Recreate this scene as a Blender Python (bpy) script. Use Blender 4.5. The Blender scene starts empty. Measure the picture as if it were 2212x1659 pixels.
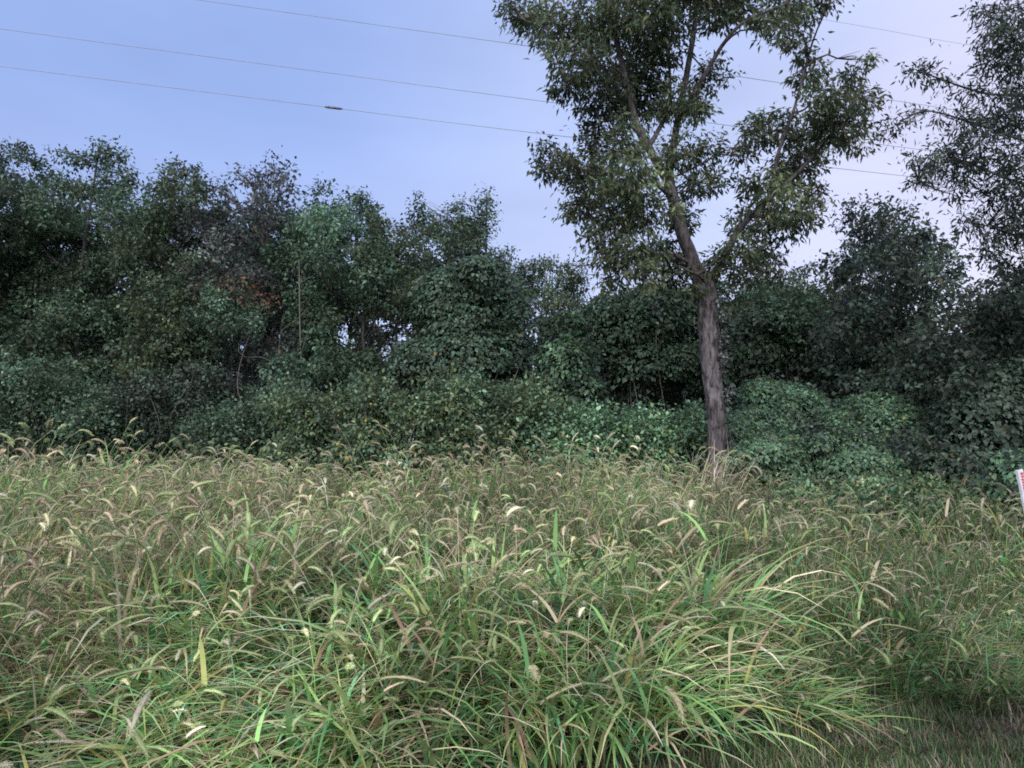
import bpy, math, random
import numpy as np

# ------------------------------------------------------------------ camera, sky, light
SC = bpy.context.scene
COL = SC.collection
R = math.radians
PITCH, EYE = R(5.0), 1.6
cam_d = bpy.data.cameras.new('camera')
cam_d.lens, cam_d.sensor_width = 24.0, 36.0
cam_d.clip_start, cam_d.clip_end = 0.05, 2000.0
cam = bpy.data.objects.new('camera', cam_d)
COL.objects.link(cam)
cam.location = (0, 0, EYE)
cam.rotation_euler = (R(90) + PITCH, 0, 0)
SC.camera = cam

world = bpy.data.worlds.new('World')
SC.world = world
world.use_nodes = True
wn, wl = world.node_tree.nodes, world.node_tree.links
wn.clear()
w_out = wn.new('ShaderNodeOutputWorld')
w_bg = wn.new('ShaderNodeBackground')
w_sky = wn.new('ShaderNodeTexSky')
w_sky.sky_type = 'NISHITA'
w_sky.sun_disc = False
w_sky.sun_elevation = R(43)
w_sky.sun_rotation = R(188)
w_sky.air_density, w_sky.dust_density, w_sky.ozone_density = 1.0, 0.3, 3.0
w_tc = wn.new('ShaderNodeTexCoord')
# thin evening cloud veil: lavender blue, going pale pink towards the afterglow low in the sky
w_dot = wn.new('ShaderNodeVectorMath'); w_dot.operation = 'DOT_PRODUCT'
gl = np.array([0.80, 0.60, 0.02]); gl = gl / np.linalg.norm(gl)
w_dot.inputs[1].default_value = tuple(gl)
wl.new(w_tc.outputs['Generated'], w_dot.inputs[0])
w_ramp = wn.new('ShaderNodeValToRGB')
cr = w_ramp.color_ramp
cr.interpolation = 'EASE'
cr.elements[0].position, cr.elements[0].color = 0.25, (0.270, 0.372, 0.69, 1)
cr.elements[1].position, cr.elements[1].color = 1.0, (0.98, 0.78, 0.80, 1)
e = cr.elements.new(0.72); e.color = (0.43, 0.505, 0.77, 1)
e = cr.elements.new(0.90); e.color = (0.66, 0.66, 0.86, 1)
wl.new(w_dot.outputs['Value'], w_ramp.inputs['Fac'])
w_map = wn.new('ShaderNodeMapping')
w_map.inputs['Scale'].default_value = (1.2, 1.2, 4.5)
wl.new(w_tc.outputs['Generated'], w_map.inputs['Vector'])
w_noise = wn.new('ShaderNodeTexNoise')
w_noise.inputs['Scale'].default_value = 1.6
w_noise.inputs['Detail'].default_value = 4.0
w_noise.inputs['Roughness'].default_value = 0.5
wl.new(w_map.outputs['Vector'], w_noise.inputs['Vector'])
w_mr = wn.new('ShaderNodeMapRange')
w_mr.inputs['From Min'].default_value, w_mr.inputs['From Max'].default_value = 0.3, 0.7
w_mr.inputs['To Min'].default_value, w_mr.inputs['To Max'].default_value = 0.89, 1.11
wl.new(w_noise.outputs['Fac'], w_mr.inputs['Value'])
w_sep = wn.new('ShaderNodeSeparateXYZ')
wl.new(w_tc.outputs['Generated'], w_sep.inputs[0])
w_low = wn.new('ShaderNodeMapRange')                 # evening haze: paler towards the horizon all the way round
w_low.inputs['From Min'].default_value, w_low.inputs['From Max'].default_value = 0.05, 0.42
w_low.inputs['To Min'].default_value, w_low.inputs['To Max'].default_value = 0.6, 0.0
wl.new(w_sep.outputs['Z'], w_low.inputs['Value'])
w_hz = wn.new('ShaderNodeMix'); w_hz.data_type = 'RGBA'
w_hz.inputs[7].default_value = (0.60, 0.63, 0.84, 1)
wl.new(w_low.outputs['Result'], w_hz.inputs[0])
wl.new(w_ramp.outputs['Color'], w_hz.inputs[6])
w_mul = wn.new('ShaderNodeVectorMath'); w_mul.operation = 'MULTIPLY'
wl.new(w_hz.outputs[2], w_mul.inputs[0])
wl.new(w_mr.outputs['Result'], w_mul.inputs[1])
w_scl = wn.new('ShaderNodeVectorMath'); w_scl.operation = 'SCALE'
w_scl.inputs['Scale'].default_value = 10.0          # to the sky texture's radiance units
wl.new(w_mul.outputs['Vector'], w_scl.inputs[0])
w_mix = wn.new('ShaderNodeMix'); w_mix.data_type = 'RGBA'
w_mix.inputs['Factor'].default_value = 0.82
wl.new(w_sky.outputs['Color'], w_mix.inputs[6])
wl.new(w_scl.outputs['Vector'], w_mix.inputs[7])
wl.new(w_mix.outputs[2], w_bg.inputs['Color'])
w_bg.inputs['Strength'].default_value = 0.0378
wl.new(w_bg.outputs['Background'], w_out.inputs['Surface'])

sun_d = bpy.data.lights.new('sun', 'SUN')
sun_d.energy = 1.5
sun_d.angle = R(80)                                  # sun is down: only soft light off the evening sky
sun_d.color = (1.0, 0.965, 0.93)
sun = bpy.data.objects.new('sun', sun_d)
COL.objects.link(sun)
sun.rotation_euler = (R(46), 0, R(-8))

SC.view_settings.view_transform = 'Standard'
SC.view_settings.look = 'None'
SC.view_settings.exposure = 1.88
SC.view_settings.gamma = 1.0
SC.render.engine = 'CYCLES'
SC.cycles.max_bounces = 4
SC.cycles.diffuse_bounces = 3
SC.cycles.glossy_bounces = 2
SC.cycles.transmission_bounces = 3
SC.cycles.use_denoising = False
SC.cycles.filter_width = 1.8

# ------------------------------------------------------------------ helpers
FPX, CX, CY = 24.0 / 36.0 * 2212, 1106.0, 829.5
sp, cp = math.sin(PITCH), math.cos(PITCH)


def at(px, py, Y):
    """world point at distance Y that lies on the sight line of a survey pixel"""
    u, v = (px - CX) / FPX, (CY - py) / FPX
    dy, dz = cp - v * sp, sp + v * cp
    t = Y / dy
    return np.array([u * t, Y, EYE + dz * t])


def mpp(Y):
    return Y / FPX


def mesh_from(name, V, F, mat, parent=None, cols=None, smooth=False):
    """V (n,3), F list or (m,k) array -> object"""
    me = bpy.data.meshes.new(name)
    V = np.asarray(V, dtype=np.float32)
    if isinstance(F, np.ndarray):
        m, k = F.shape
        me.vertices.add(len(V)); me.vertices.foreach_set('co', V.ravel())
        me.loops.add(m * k); me.loops.foreach_set('vertex_index', F.astype(np.int32).ravel())
        me.polygons.add(m)
        me.polygons.foreach_set('loop_start', np.arange(0, m * k, k, dtype=np.int32))
        me.update(calc_edges=True)
    else:
        me.from_pydata([tuple(v) for v in V], [], F)
        me.update()
    if cols is not None:
        at_ = me.attributes.new('Col', 'FLOAT_COLOR', 'POINT')
        c4 = np.ones((len(V), 4), dtype=np.float32); c4[:, :3] = cols
        at_.data.foreach_set('color', c4.ravel())
    if smooth:
        me.polygons.foreach_set('use_smooth', np.ones(len(me.polygons), dtype=bool))
    me.materials.append(mat)
    o = bpy.data.objects.new(name, me)
    if parent is not False:
        COL.objects.link(o)
    if parent:
        o.parent = parent
        o.matrix_parent_inverse = parent.matrix_world.inverted() if False else o.matrix_parent_inverse
    return o


def empty(name, loc, label, cat, group=None):
    o = bpy.data.objects.new(name, None)
    COL.objects.link(o)
    o.location = tuple(loc)
    o['label'], o['category'] = label, cat
    if group:
        o['group'] = group
    return o


def norm(a):
    return a / np.maximum(np.linalg.norm(a, axis=-1, keepdims=True), 1e-9)


def resample(P, n):
    """Catmull-Rom through control points"""
    P = np.asarray(P, float)
    if len(P) == 2:
        t = np.linspace(0, 1, n)[:, None]
        return P[0] * (1 - t) + P[1] * t
    Q = np.vstack([2 * P[0] - P[1], P, 2 * P[-1] - P[-2]])
    ts = np.linspace(0, len(P) - 1 - 1e-6, n)
    i = ts.astype(int); t = (ts - i)[:, None]
    a, b, c, d = Q[i], Q[i + 1], Q[i + 2], Q[i + 3]
    return 0.5 * (2 * b + (c - a) * t + (2 * a - 5 * b + 4 * c - d) * t ** 2 + (3 * b - a - 3 * c + d) * t ** 3)


def tube(P, rad, sides, jit=None, rng=None):
    """-> V, F(quads) of an open tapered tube, tip closed by its small radius"""
    P = np.asarray(P, float); n = len(P)
    rad = np.broadcast_to(np.asarray(rad, float), (n,))
    T = np.gradient(P, axis=0); T = norm(T)
    ref = np.where(np.abs(T[:, 2:3]) > 0.9, np.array([[1.0, 0, 0]]), np.array([[0, 0, 1.0]]))
    ref = np.broadcast_to(ref[0], (n, 3)) if n else ref
    A = norm(np.cross(T, ref)); B = np.cross(T, A)
    th = np.arange(sides) / sides * 2 * math.pi
    rr = rad[:, None] * np.ones((1, sides))
    if jit is not None:
        rr = rr * (1 + jit * rng.standard_normal((n, sides)))
    V = P[:, None, :] + rr[..., None] * (np.cos(th)[None, :, None] * A[:, None, :] + np.sin(th)[None, :, None] * B[:, None, :])
    i, j = np.meshgrid(np.arange(n - 1), np.arange(sides), indexing='ij')
    j2 = (j + 1) % sides
    F = np.stack([i * sides + j, i * sides + j2, (i + 1) * sides + j2, (i + 1) * sides + j], -1).reshape(-1, 4)
    return V.reshape(-1, 3), F


class Acc:
    """collects quads / tris into one mesh"""
    def __init__(s): s.V, s.F, s.C, s.n = [], [], [], 0
    def add(s, V, F, c=None):
        s.V.append(V); s.F.append(F + s.n); s.n += len(V)
        if c is not None:
            s.C.append(np.broadcast_to(np.asarray(c, float), (len(V), 3)))
    def obj(s, name, mat, parent=None, smooth=False):
        k = max(f.shape[1] for f in s.F)
        if all(f.shape[1] == k for f in s.F):
            F = np.vstack(s.F)
        else:
            F = [tuple(r) for f in s.F for r in f.tolist()]
        return mesh_from(name, np.vstack(s.V), F, mat, parent, np.vstack(s.C) if s.C else None, smooth)


# ------------------------------------------------------------------ materials
def new_mat(name):
    m = bpy.data.materials.new(name); m.use_nodes = True
    nt = m.node_tree; nt.nodes.clear()
    out = nt.nodes.new('ShaderNodeOutputMaterial')
    return m, nt.nodes, nt.links, out


def leaf_mat(name, transl=0.3, rough=0.55, noise_amt=0.25, nscale=0.9, spec=0.25, per_plant=0.0):
    m, n, l, out = new_mat(name)
    att = n.new('ShaderNodeAttribute'); att.attribute_name = 'Col'
    geo = n.new('ShaderNodeNewGeometry')
    no = n.new('ShaderNodeTexNoise'); no.inputs['Scale'].default_value = nscale; no.inputs['Detail'].default_value = 3
    l.new(geo.outputs['Position'], no.inputs['Vector'])
    mr = n.new('ShaderNodeMapRange')
    mr.inputs['From Min'].default_value, mr.inputs['From Max'].default_value = 0.3, 0.7
    mr.inputs['To Min'].default_value, mr.inputs['To Max'].default_value = 1 - noise_amt, 1 + noise_amt
    l.new(no.outputs['Fac'], mr.inputs['Value'])
    mu = n.new('ShaderNodeVectorMath'); mu.operation = 'SCALE'
    l.new(att.outputs['Color'], mu.inputs[0])
    if per_plant:
        oi = n.new('ShaderNodeObjectInfo')
        m2 = n.new('ShaderNodeMapRange'); m2.inputs['To Min'].default_value, m2.inputs['To Max'].default_value = 1 - per_plant, 1 + per_plant
        l.new(oi.outputs['Random'], m2.inputs['Value'])
        mm = n.new('ShaderNodeMath'); mm.operation = 'MULTIPLY'
        l.new(mr.outputs['Result'], mm.inputs[0]); l.new(m2.outputs['Result'], mm.inputs[1])
        l.new(mm.outputs['Value'], mu.inputs['Scale'])
    else:
        l.new(mr.outputs['Result'], mu.inputs['Scale'])
    p = n.new('ShaderNodeBsdfPrincipled')
    p.inputs['Roughness'].default_value = rough
    p.inputs['Specular IOR Level'].default_value = spec
    l.new(mu.outputs['Vector'], p.inputs['Base Color'])
    tr = n.new('ShaderNodeBsdfTranslucent')
    l.new(mu.outputs['Vector'], tr.inputs['Color'])
    mx = n.new('ShaderNodeMixShader'); mx.inputs['Fac'].default_value = transl
    l.new(p.outputs['BSDF'], mx.inputs[1]); l.new(tr.outputs['BSDF'], mx.inputs[2])
    l.new(mx.outputs['Shader'], out.inputs['Surface'])
    return m


def bark_mat(name, c1, c2, scale=6.0, bump=0.6):
    m, n, l, out = new_mat(name)
    geo = n.new('ShaderNodeNewGeometry')
    mp = n.new('ShaderNodeMapping'); mp.inputs['Scale'].default_value = (scale * 3, scale * 3, scale * 0.8)
    l.new(geo.outputs['Position'], mp.inputs['Vector'])
    n1 = n.new('ShaderNodeTexNoise'); n1.inputs['Scale'].default_value = 1.0; n1.inputs['Detail'].default_value = 6; n1.inputs['Distortion'].default_value = 0.6
    l.new(mp.outputs['Vector'], n1.inputs['Vector'])
    n2 = n.new('ShaderNodeTexNoise'); n2.inputs['Scale'].default_value = 1.7; n2.inputs['Detail'].default_value = 3
    l.new(geo.outputs['Position'], n2.inputs['Vector'])
    ramp = n.new('ShaderNodeValToRGB')
    ramp.color_ramp.elements[0].position, ramp.color_ramp.elements[0].color = 0.36, (*c1, 1)
    ramp.color_ramp.elements[1].position, ramp.color_ramp.elements[1].color = 0.66, (*c2, 1)
    l.new(n1.outputs['Fac'], ramp.inputs['Fac'])
    mr = n.new('ShaderNodeMapRange'); mr.inputs['From Min'].default_value, mr.inputs['From Max'].default_value = 0.3, 0.7
    mr.inputs['To Min'].default_value, mr.inputs['To Max'].default_value = 0.75, 1.25
    l.new(n2.outputs['Fac'], mr.inputs['Value'])
    mu = n.new('ShaderNodeVectorMath'); mu.operation = 'SCALE'
    l.new(ramp.outputs['Color'], mu.inputs[0]); l.new(mr.outputs['Result'], mu.inputs['Scale'])
    p = n.new('ShaderNodeBsdfPrincipled'); p.inputs['Roughness'].default_value = 0.9
    p.inputs['Specular IOR Level'].default_value = 0.15
    l.new(mu.outputs['Vector'], p.inputs['Base Color'])
    b = n.new('ShaderNodeBump'); b.inputs['Strength'].default_value = bump; b.inputs['Distance'].default_value = 0.03
    l.new(n1.outputs['Fac'], b.inputs['Height']); l.new(b.outputs['Normal'], p.inputs['Normal'])
    l.new(p.outputs['BSDF'], out.inputs['Surface'])
    return m


def flat_mat(name, col, rough=0.6, nscale=8.0, var=0.15, metallic=0.0):
    m, n, l, out = new_mat(name)
    geo = n.new('ShaderNodeNewGeometry')
    no = n.new('ShaderNodeTexNoise'); no.inputs['Scale'].default_value = nscale; no.inputs['Detail'].default_value = 5
    l.new(geo.outputs['Position'], no.inputs['Vector'])
    ramp = n.new('ShaderNodeValToRGB')
    ramp.color_ramp.elements[0].position, ramp.color_ramp.elements[1].position = 0.3, 0.7
    ramp.color_ramp.elements[0].color = (*[c * (1 - var) for c in col], 1)
    ramp.color_ramp.elements[1].color = (*[min(1, c * (1 + var)) for c in col], 1)
    l.new(no.outputs['Fac'], ramp.inputs['Fac'])
    p = n.new('ShaderNodeBsdfPrincipled'); p.inputs['Roughness'].default_value = rough
    p.inputs['Metallic'].default_value = metallic
    l.new(ramp.outputs['Color'], p.inputs['Base Color'])
    l.new(p.outputs['BSDF'], out.inputs['Surface'])
    return m


def ground_mat():
    m, n, l, out = new_mat('soil_and_thatch')
    geo = n.new('ShaderNodeNewGeometry')
    n1 = n.new('ShaderNodeTexNoise'); n1.inputs['Scale'].default_value = 0.9; n1.inputs['Detail'].default_value = 6
    n2 = n.new('ShaderNodeTexNoise'); n2.inputs['Scale'].default_value = 38; n2.inputs['Detail'].default_value = 6; n2.inputs['Roughness'].default_value = 0.75
    for x in (n1, n2): l.new(geo.outputs['Position'], x.inputs['Vector'])
    r1 = n.new('ShaderNodeValToRGB')
    r1.color_ramp.elements[0].position, r1.color_ramp.elements[0].color = 0.38, (0.078, 0.068, 0.062, 1)
    r1.color_ramp.elements[1].position, r1.color_ramp.elements[1].color = 0.66, (0.06, 0.072, 0.03, 1)
    l.new(n1.outputs['Fac'], r1.inputs['Fac'])
    mr = n.new('ShaderNodeMapRange'); mr.inputs['From Min'].default_value, mr.inputs['From Max'].default_value = 0.3, 0.7
    mr.inputs['To Min'].default_value, mr.inputs['To Max'].default_value = 0.45, 1.6
    l.new(n2.outputs['Fac'], mr.inputs['Value'])
    mu = n.new('ShaderNodeVectorMath'); mu.operation = 'SCALE'
    l.new(r1.outputs['Color'], mu.inputs[0]); l.new(mr.outputs['Result'], mu.inputs['Scale'])
    p = n.new('ShaderNodeBsdfPrincipled'); p.inputs['Roughness'].default_value = 1.0; p.inputs['Specular IOR Level'].default_value = 0.05
    l.new(mu.outputs['Vector'], p.inputs['Base Color'])
    b = n.new('ShaderNodeBump'); b.inputs['Strength'].default_value = 0.8; b.inputs['Distance'].default_value = 0.03
    l.new(n2.outputs['Fac'], b.inputs['Height']); l.new(b.outputs['Normal'], p.inputs['Normal'])
    l.new(p.outputs['BSDF'], out.inputs['Surface'])
    return m


M_LEAF = leaf_mat('tree_leaves', 0.36, 0.5, 0.3, 0.7)
M_VINE = leaf_mat('vine_leaves', 0.3, 0.45, 0.3, 1.2)
M_GRASS = leaf_mat('grass_blades', 0.25, 0.6, 0.45, 0.9, 0.2, 0.22)
M_SEED = leaf_mat('foxtail_seed', 0.3, 0.8, 0.2, 1.5, 0.05)
M_BARK = bark_mat('grey_furrowed_bark', (0.034, 0.029, 0.029), (0.165, 0.145, 0.148), 6.0, 1.0)
M_BARK2 = bark_mat('dark_bark', (0.03, 0.027, 0.026), (0.10, 0.09, 0.088), 5.0)
M_LIMB = bark_mat('limb_bark', (0.030, 0.026, 0.026), (0.115, 0.10, 0.10), 6.0, 0.8)
M_TWIG = flat_mat('dry_twigs', (0.13, 0.112, 0.10), 0.9, 3.0, 0.35)
M_GROUND = ground_mat()
M_WIRE = flat_mat('weathered_wire', (0.26, 0.28, 0.32), 0.5, 4, 0.2)
M_SLEEVE = flat_mat('splice_sleeve_metal', (0.17, 0.19, 0.20), 0.5, 9, 0.2)
M_POST = flat_mat('white_marker_plastic', (0.56, 0.54, 0.59), 0.6, 9, 0.2)
M_RED = flat_mat('faded_red_print', (0.42, 0.05, 0.06), 0.6, 22, 0.35)

# ------------------------------------------------------------------ ground
def build_ground():
    xs = np.unique(np.concatenate([np.linspace(-400, -20, 12), np.linspace(-20, 20, 81), np.linspace(20, 400, 12)]))
    ys = np.unique(np.concatenate([np.linspace(-200, -2, 8), np.linspace(-2, 30, 65), np.linspace(30, 700, 14)]))
    X, Y = np.meshgrid(xs, ys)
    Z = -0.02 + 0.018 * np.sin(X * 1.7 + 0.6 * Y) * np.cos(Y * 1.3 - 0.4 * X)
    V = np.stack([X, Y, Z], -1).reshape(-1, 3)
    nx, ny = len(xs), len(ys)
    i, j = np.meshgrid(np.arange(ny - 1), np.arange(nx - 1), indexing='ij')
    F = np.stack([i * nx + j, i * nx + j + 1, (i + 1) * nx + j + 1, (i + 1) * nx + j], -1).reshape(-1, 4)
    o = mesh_from('ground', V, F, M_GROUND, smooth=True)
    o['kind'] = 'structure'
    o['label'] = 'bare brown soil and clipped thatch under the vegetation'
build_ground()

# ------------------------------------------------------------------ foliage
PAL = {   # linear leaf albedo: main tones, then a rare tone and its share
    'olive':  ([(0.094, 0.124, 0.064), (0.076, 0.119, 0.067), (0.108, 0.130, 0.071), (0.066, 0.113, 0.074)], (0.15, 0.13, 0.05), 0.015),
    'airy':   ([(0.080, 0.101, 0.053), (0.066, 0.095, 0.053), (0.098, 0.109, 0.060)], (0.17, 0.14, 0.05), 0.02),
    'deep':   ([(0.066, 0.115, 0.069), (0.080, 0.126, 0.076), (0.056, 0.099, 0.064), (0.084, 0.109, 0.067)], (0.13, 0.11, 0.05), 0.02),
    'blue':   ([(0.072, 0.128, 0.086), (0.092, 0.148, 0.098), (0.062, 0.112, 0.074), (0.082, 0.128, 0.070)], (0.16, 0.14, 0.05), 0.015),
    'brown':  ([(0.098, 0.101, 0.101), (0.082, 0.105, 0.092), (0.108, 0.103, 0.101), (0.068, 0.103, 0.085)], (0.15, 0.10, 0.06), 0.02),
    'fresh':  ([(0.098, 0.160, 0.076), (0.086, 0.146, 0.080), (0.112, 0.162, 0.070), (0.072, 0.122, 0.066)], (0.20, 0.19, 0.06), 0.008),
    'yellow': ([(0.113, 0.172, 0.089), (0.097, 0.154, 0.094), (0.136, 0.167, 0.079), (0.085, 0.138, 0.084)], (0.36, 0.27, 0.06), 0.008),
    'bright': ([(0.130, 0.222, 0.122), (0.112, 0.200, 0.122), (0.150, 0.228, 0.104), (0.10, 0.17, 0.10)], (0.22, 0.22, 0.07), 0.008),
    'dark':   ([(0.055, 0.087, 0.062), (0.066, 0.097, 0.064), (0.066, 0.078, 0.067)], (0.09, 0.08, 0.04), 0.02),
    'rust':   ([(0.17, 0.088, 0.055), (0.13, 0.080, 0.058), (0.090, 0.095, 0.056)], (0.26, 0.14, 0.05), 0.06),
}


def leaves(rng, C, Rr, N, L, W, pal, clump=0.26, droop=0.5, upn=0.6, shell=0.35, inner=0.0, sub_per=26, ymul=None, flat=0.8):
    """C (k,3) blob centres, Rr (k,3) radii, N (k,) leaf counts -> V, F, colours of separate folded leaves"""
    k = len(C)
    bid = np.repeat(np.arange(k), N)
    nsub = np.maximum(3, (N / sub_per).astype(int))
    off = np.concatenate([[0], np.cumsum(nsub)[:-1]])
    sb = np.repeat(np.arange(k), nsub)
    d = norm(rng.standard_normal((len(sb), 3)))
    rr = (shell + (1 - shell) * rng.random(len(sb)) ** 0.6)[:, None]
    sc = C[sb] + d * rr * Rr[sb]
    bbright = np.exp(0.22 * rng.standard_normal(k))      # broad light and dark put into the leaf colour, random per blob
    sbright = bbright[sb] * np.exp(0.30 * rng.standard_normal(len(sb)))
    tones = np.array(PAL[pal][0]); rare, share = np.array(PAL[pal][1]), PAL[pal][2]
    stone = rng.integers(0, len(tones), len(sb))
    sid = off[bid] + (rng.random(len(bid)) * nsub[bid]).astype(int)
    cl = clump * (0.6 + 0.8 * rng.random(len(sb)))
    o3 = rng.standard_normal((len(bid), 3)) * np.array([1, 1, flat])
    P = sc[sid] + o3 * cl[sid][:, None] * 0.55
    outw = norm(norm(P - C[bid]) * 0.8 + norm(P - sc[sid] + 1e-6) * 0.6)
    a = norm(rng.standard_normal((len(bid), 3)) * 0.65 + outw * 0.7 + np.array([0, 0, -droop]))
    nn = norm(rng.standard_normal((len(bid), 3)) * 0.55 + outw * 0.5 + np.array([0, 0, upn]))
    s = norm(np.cross(a, nn)); nn = np.cross(s, a)
    sz = np.clip(np.exp(0.33 * rng.standard_normal(len(bid))), 0.45, 1.5)
    LL, WW = (L * sz)[:, None], (W * sz)[:, None]
    b0 = P
    b1 = P + a * LL * 0.42 + s * WW * 0.5 + nn * WW * 0.16
    b2 = P + a * LL - nn * LL * 0.08
    b3 = P + a * LL * 0.42 - s * WW * 0.5 + nn * WW * 0.16
    V = np.stack([b0, b1, b2, b3], 1).reshape(-1, 3)
    q = np.arange(len(bid)) * 4
    F = np.stack([np.stack([q, q + 1, q + 2], -1), np.stack([q, q + 2, q + 3], -1)], 1).reshape(-1, 3)
    tn = np.where(rng.random(len(bid)) < 0.7, stone[sid], rng.integers(0, len(tones), len(bid)))
    c = tones[tn] * (sbright[sid] * np.exp(0.25 * rng.standard_normal(len(bid))))[:, None]
    srare = np.where(rng.random(len(sb)) < 0.07, share * 9, share * 0.35)
    isr = rng.random(len(bid)) < srare[sid]
    c[isr] = rare * np.exp(0.2 * rng.standard_normal((isr.sum(), 1)))
    return V, F, np.repeat(np.clip(c, 0, 0.7), 4, axis=0)


def blob_arrays(rng, blobs, Y, depth, ry=1.0, squash=0.9):
    C, Q = [], []
    for b in blobs:
        px, py, r = b[:3]
        y = Y + (b[3] if len(b) > 3 and b[3] is not None else rng.uniform(-depth, depth))
        c = at(px, py, y)
        m = r * mpp(y)
        C.append(c); Q.append((m, m * ry, m * squash * (b[4] if len(b) > 4 else 1)))
    return np.array(C), np.array(Q)


def limb_path(rng, a, b, wig=0.08, sag=0.0):
    a, b = np.asarray(a, float), np.asarray(b, float)
    d = np.linalg.norm(b - a)
    mids = []
    for t in (0.33, 0.66):
        p = a * (1 - t) + b * t + rng.standard_normal(3) * wig * d
        p[2] += sag * d * math.sin(t * math.pi)
        mids.append(p)
    return resample([a, *mids, b], max(6, int(d * 5)))


def twig_mesh(rng, acc, start, C, Rr, n, r0=0.012):
    for _ in range(n):
        e = C + norm(rng.standard_normal(3)) * Rr * rng.uniform(0.7, 1.08)
        P = limb_path(rng, start, e, 0.07, 0.06)[::2]
        V, F = tube(P, np.linspace(r0, 0.003, len(P)), 3)
        acc.add(V, F)


def tree(name, label, base, top, trunk_r, C, Q, pal, dens=800, L=0.10, W=0.058, seed=0, cat='tree', group=None,
         bark=None, twigs=4, limb_every=2, trunk_pts=None, extra_pal=None, droop=0.5, clump=0.22, shell=0.55, upn=0.7, trunk_sides=8, min_limb=0.02):
    rng = np.random.default_rng(seed)
    base = np.asarray(base, float)
    root = empty(name, base, label, cat, group)
    bark = bark or M_BARK2
    if trunk_pts is None:
        mid = (base + top) / 2 + rng.standard_normal(3) * np.array([0.25, 0.25, 0])
        trunk_pts = [base - (0, 0, 0.1), base * 0.75 + mid * 0.25 + rng.standard_normal(3) * 0.06, mid, top]
    TP = resample(trunk_pts, 28)
    rad = trunk_r * (1 - 0.85 * np.linspace(0, 1, 28) ** 1.1)
    rad[:2] *= (1.3, 1.1)
    V, F = tube(TP - base, rad, trunk_sides, 0.04, rng)
    mesh_from('trunk', V, F, bark, root, smooth=True)
    tw = Acc()
    for i in range(len(C)):
        # limbs spring from the trunk a little below the leaf mass they carry
        dz = TP[:, 2] - (C[i, 2] - 0.45 * np.hypot(C[i, 0] - TP[:, 0], C[i, 1] - TP[:, 1]))
        j = int(np.clip(np.argmin(np.abs(dz)), 3, 26))
        P = limb_path(rng, TP[j], C[i], 0.06, 0.05)
        if i % limb_every == 0:
            r0 = max(min_limb, min(rad[j] * 0.55, 0.022 * np.linalg.norm(P[-1] - P[0])))
            V, F = tube(P - base, np.linspace(r0, 0.012, len(P)), 5)
            mesh_from('limb', V, F, bark, root, smooth=True)
        twig_mesh(rng, tw, P[int(len(P) * 0.55)] - base, C[i] - base, Q[i], twigs)
    if tw.n:
        o = tw.obj('twigs', M_TWIG if bark is not M_BARK else M_BARK, root); o['kind'] = 'stuff'
    N = np.maximum(30, (dens * (1.45 if L < 0.15 else 1) * math.pi * Q[:, 0] * Q[:, 2]).astype(int))
    if extra_pal:
        k = np.array([i in extra_pal[1] for i in range(len(C))])
        A = leaves(rng, C[~k] - base, Q[~k], N[~k], L, W, pal, clump, droop, upn, shell)
        B = leaves(rng, C[k] - base, Q[k], N[k], L, W, extra_pal[0], clump, droop, upn, shell)
        V = np.vstack([A[0], B[0]]); F = np.vstack([A[1], B[1] + len(A[0])]); c = np.vstack([A[2], B[2]])
    else:
        V, F, c = leaves(rng, C - base, Q, N, L, W, pal, clump, droop, upn, shell)
    o = mesh_from('crown', V, F, M_LEAF, root, c * 0.86)
    o['kind'] = 'stuff'
    return root

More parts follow.
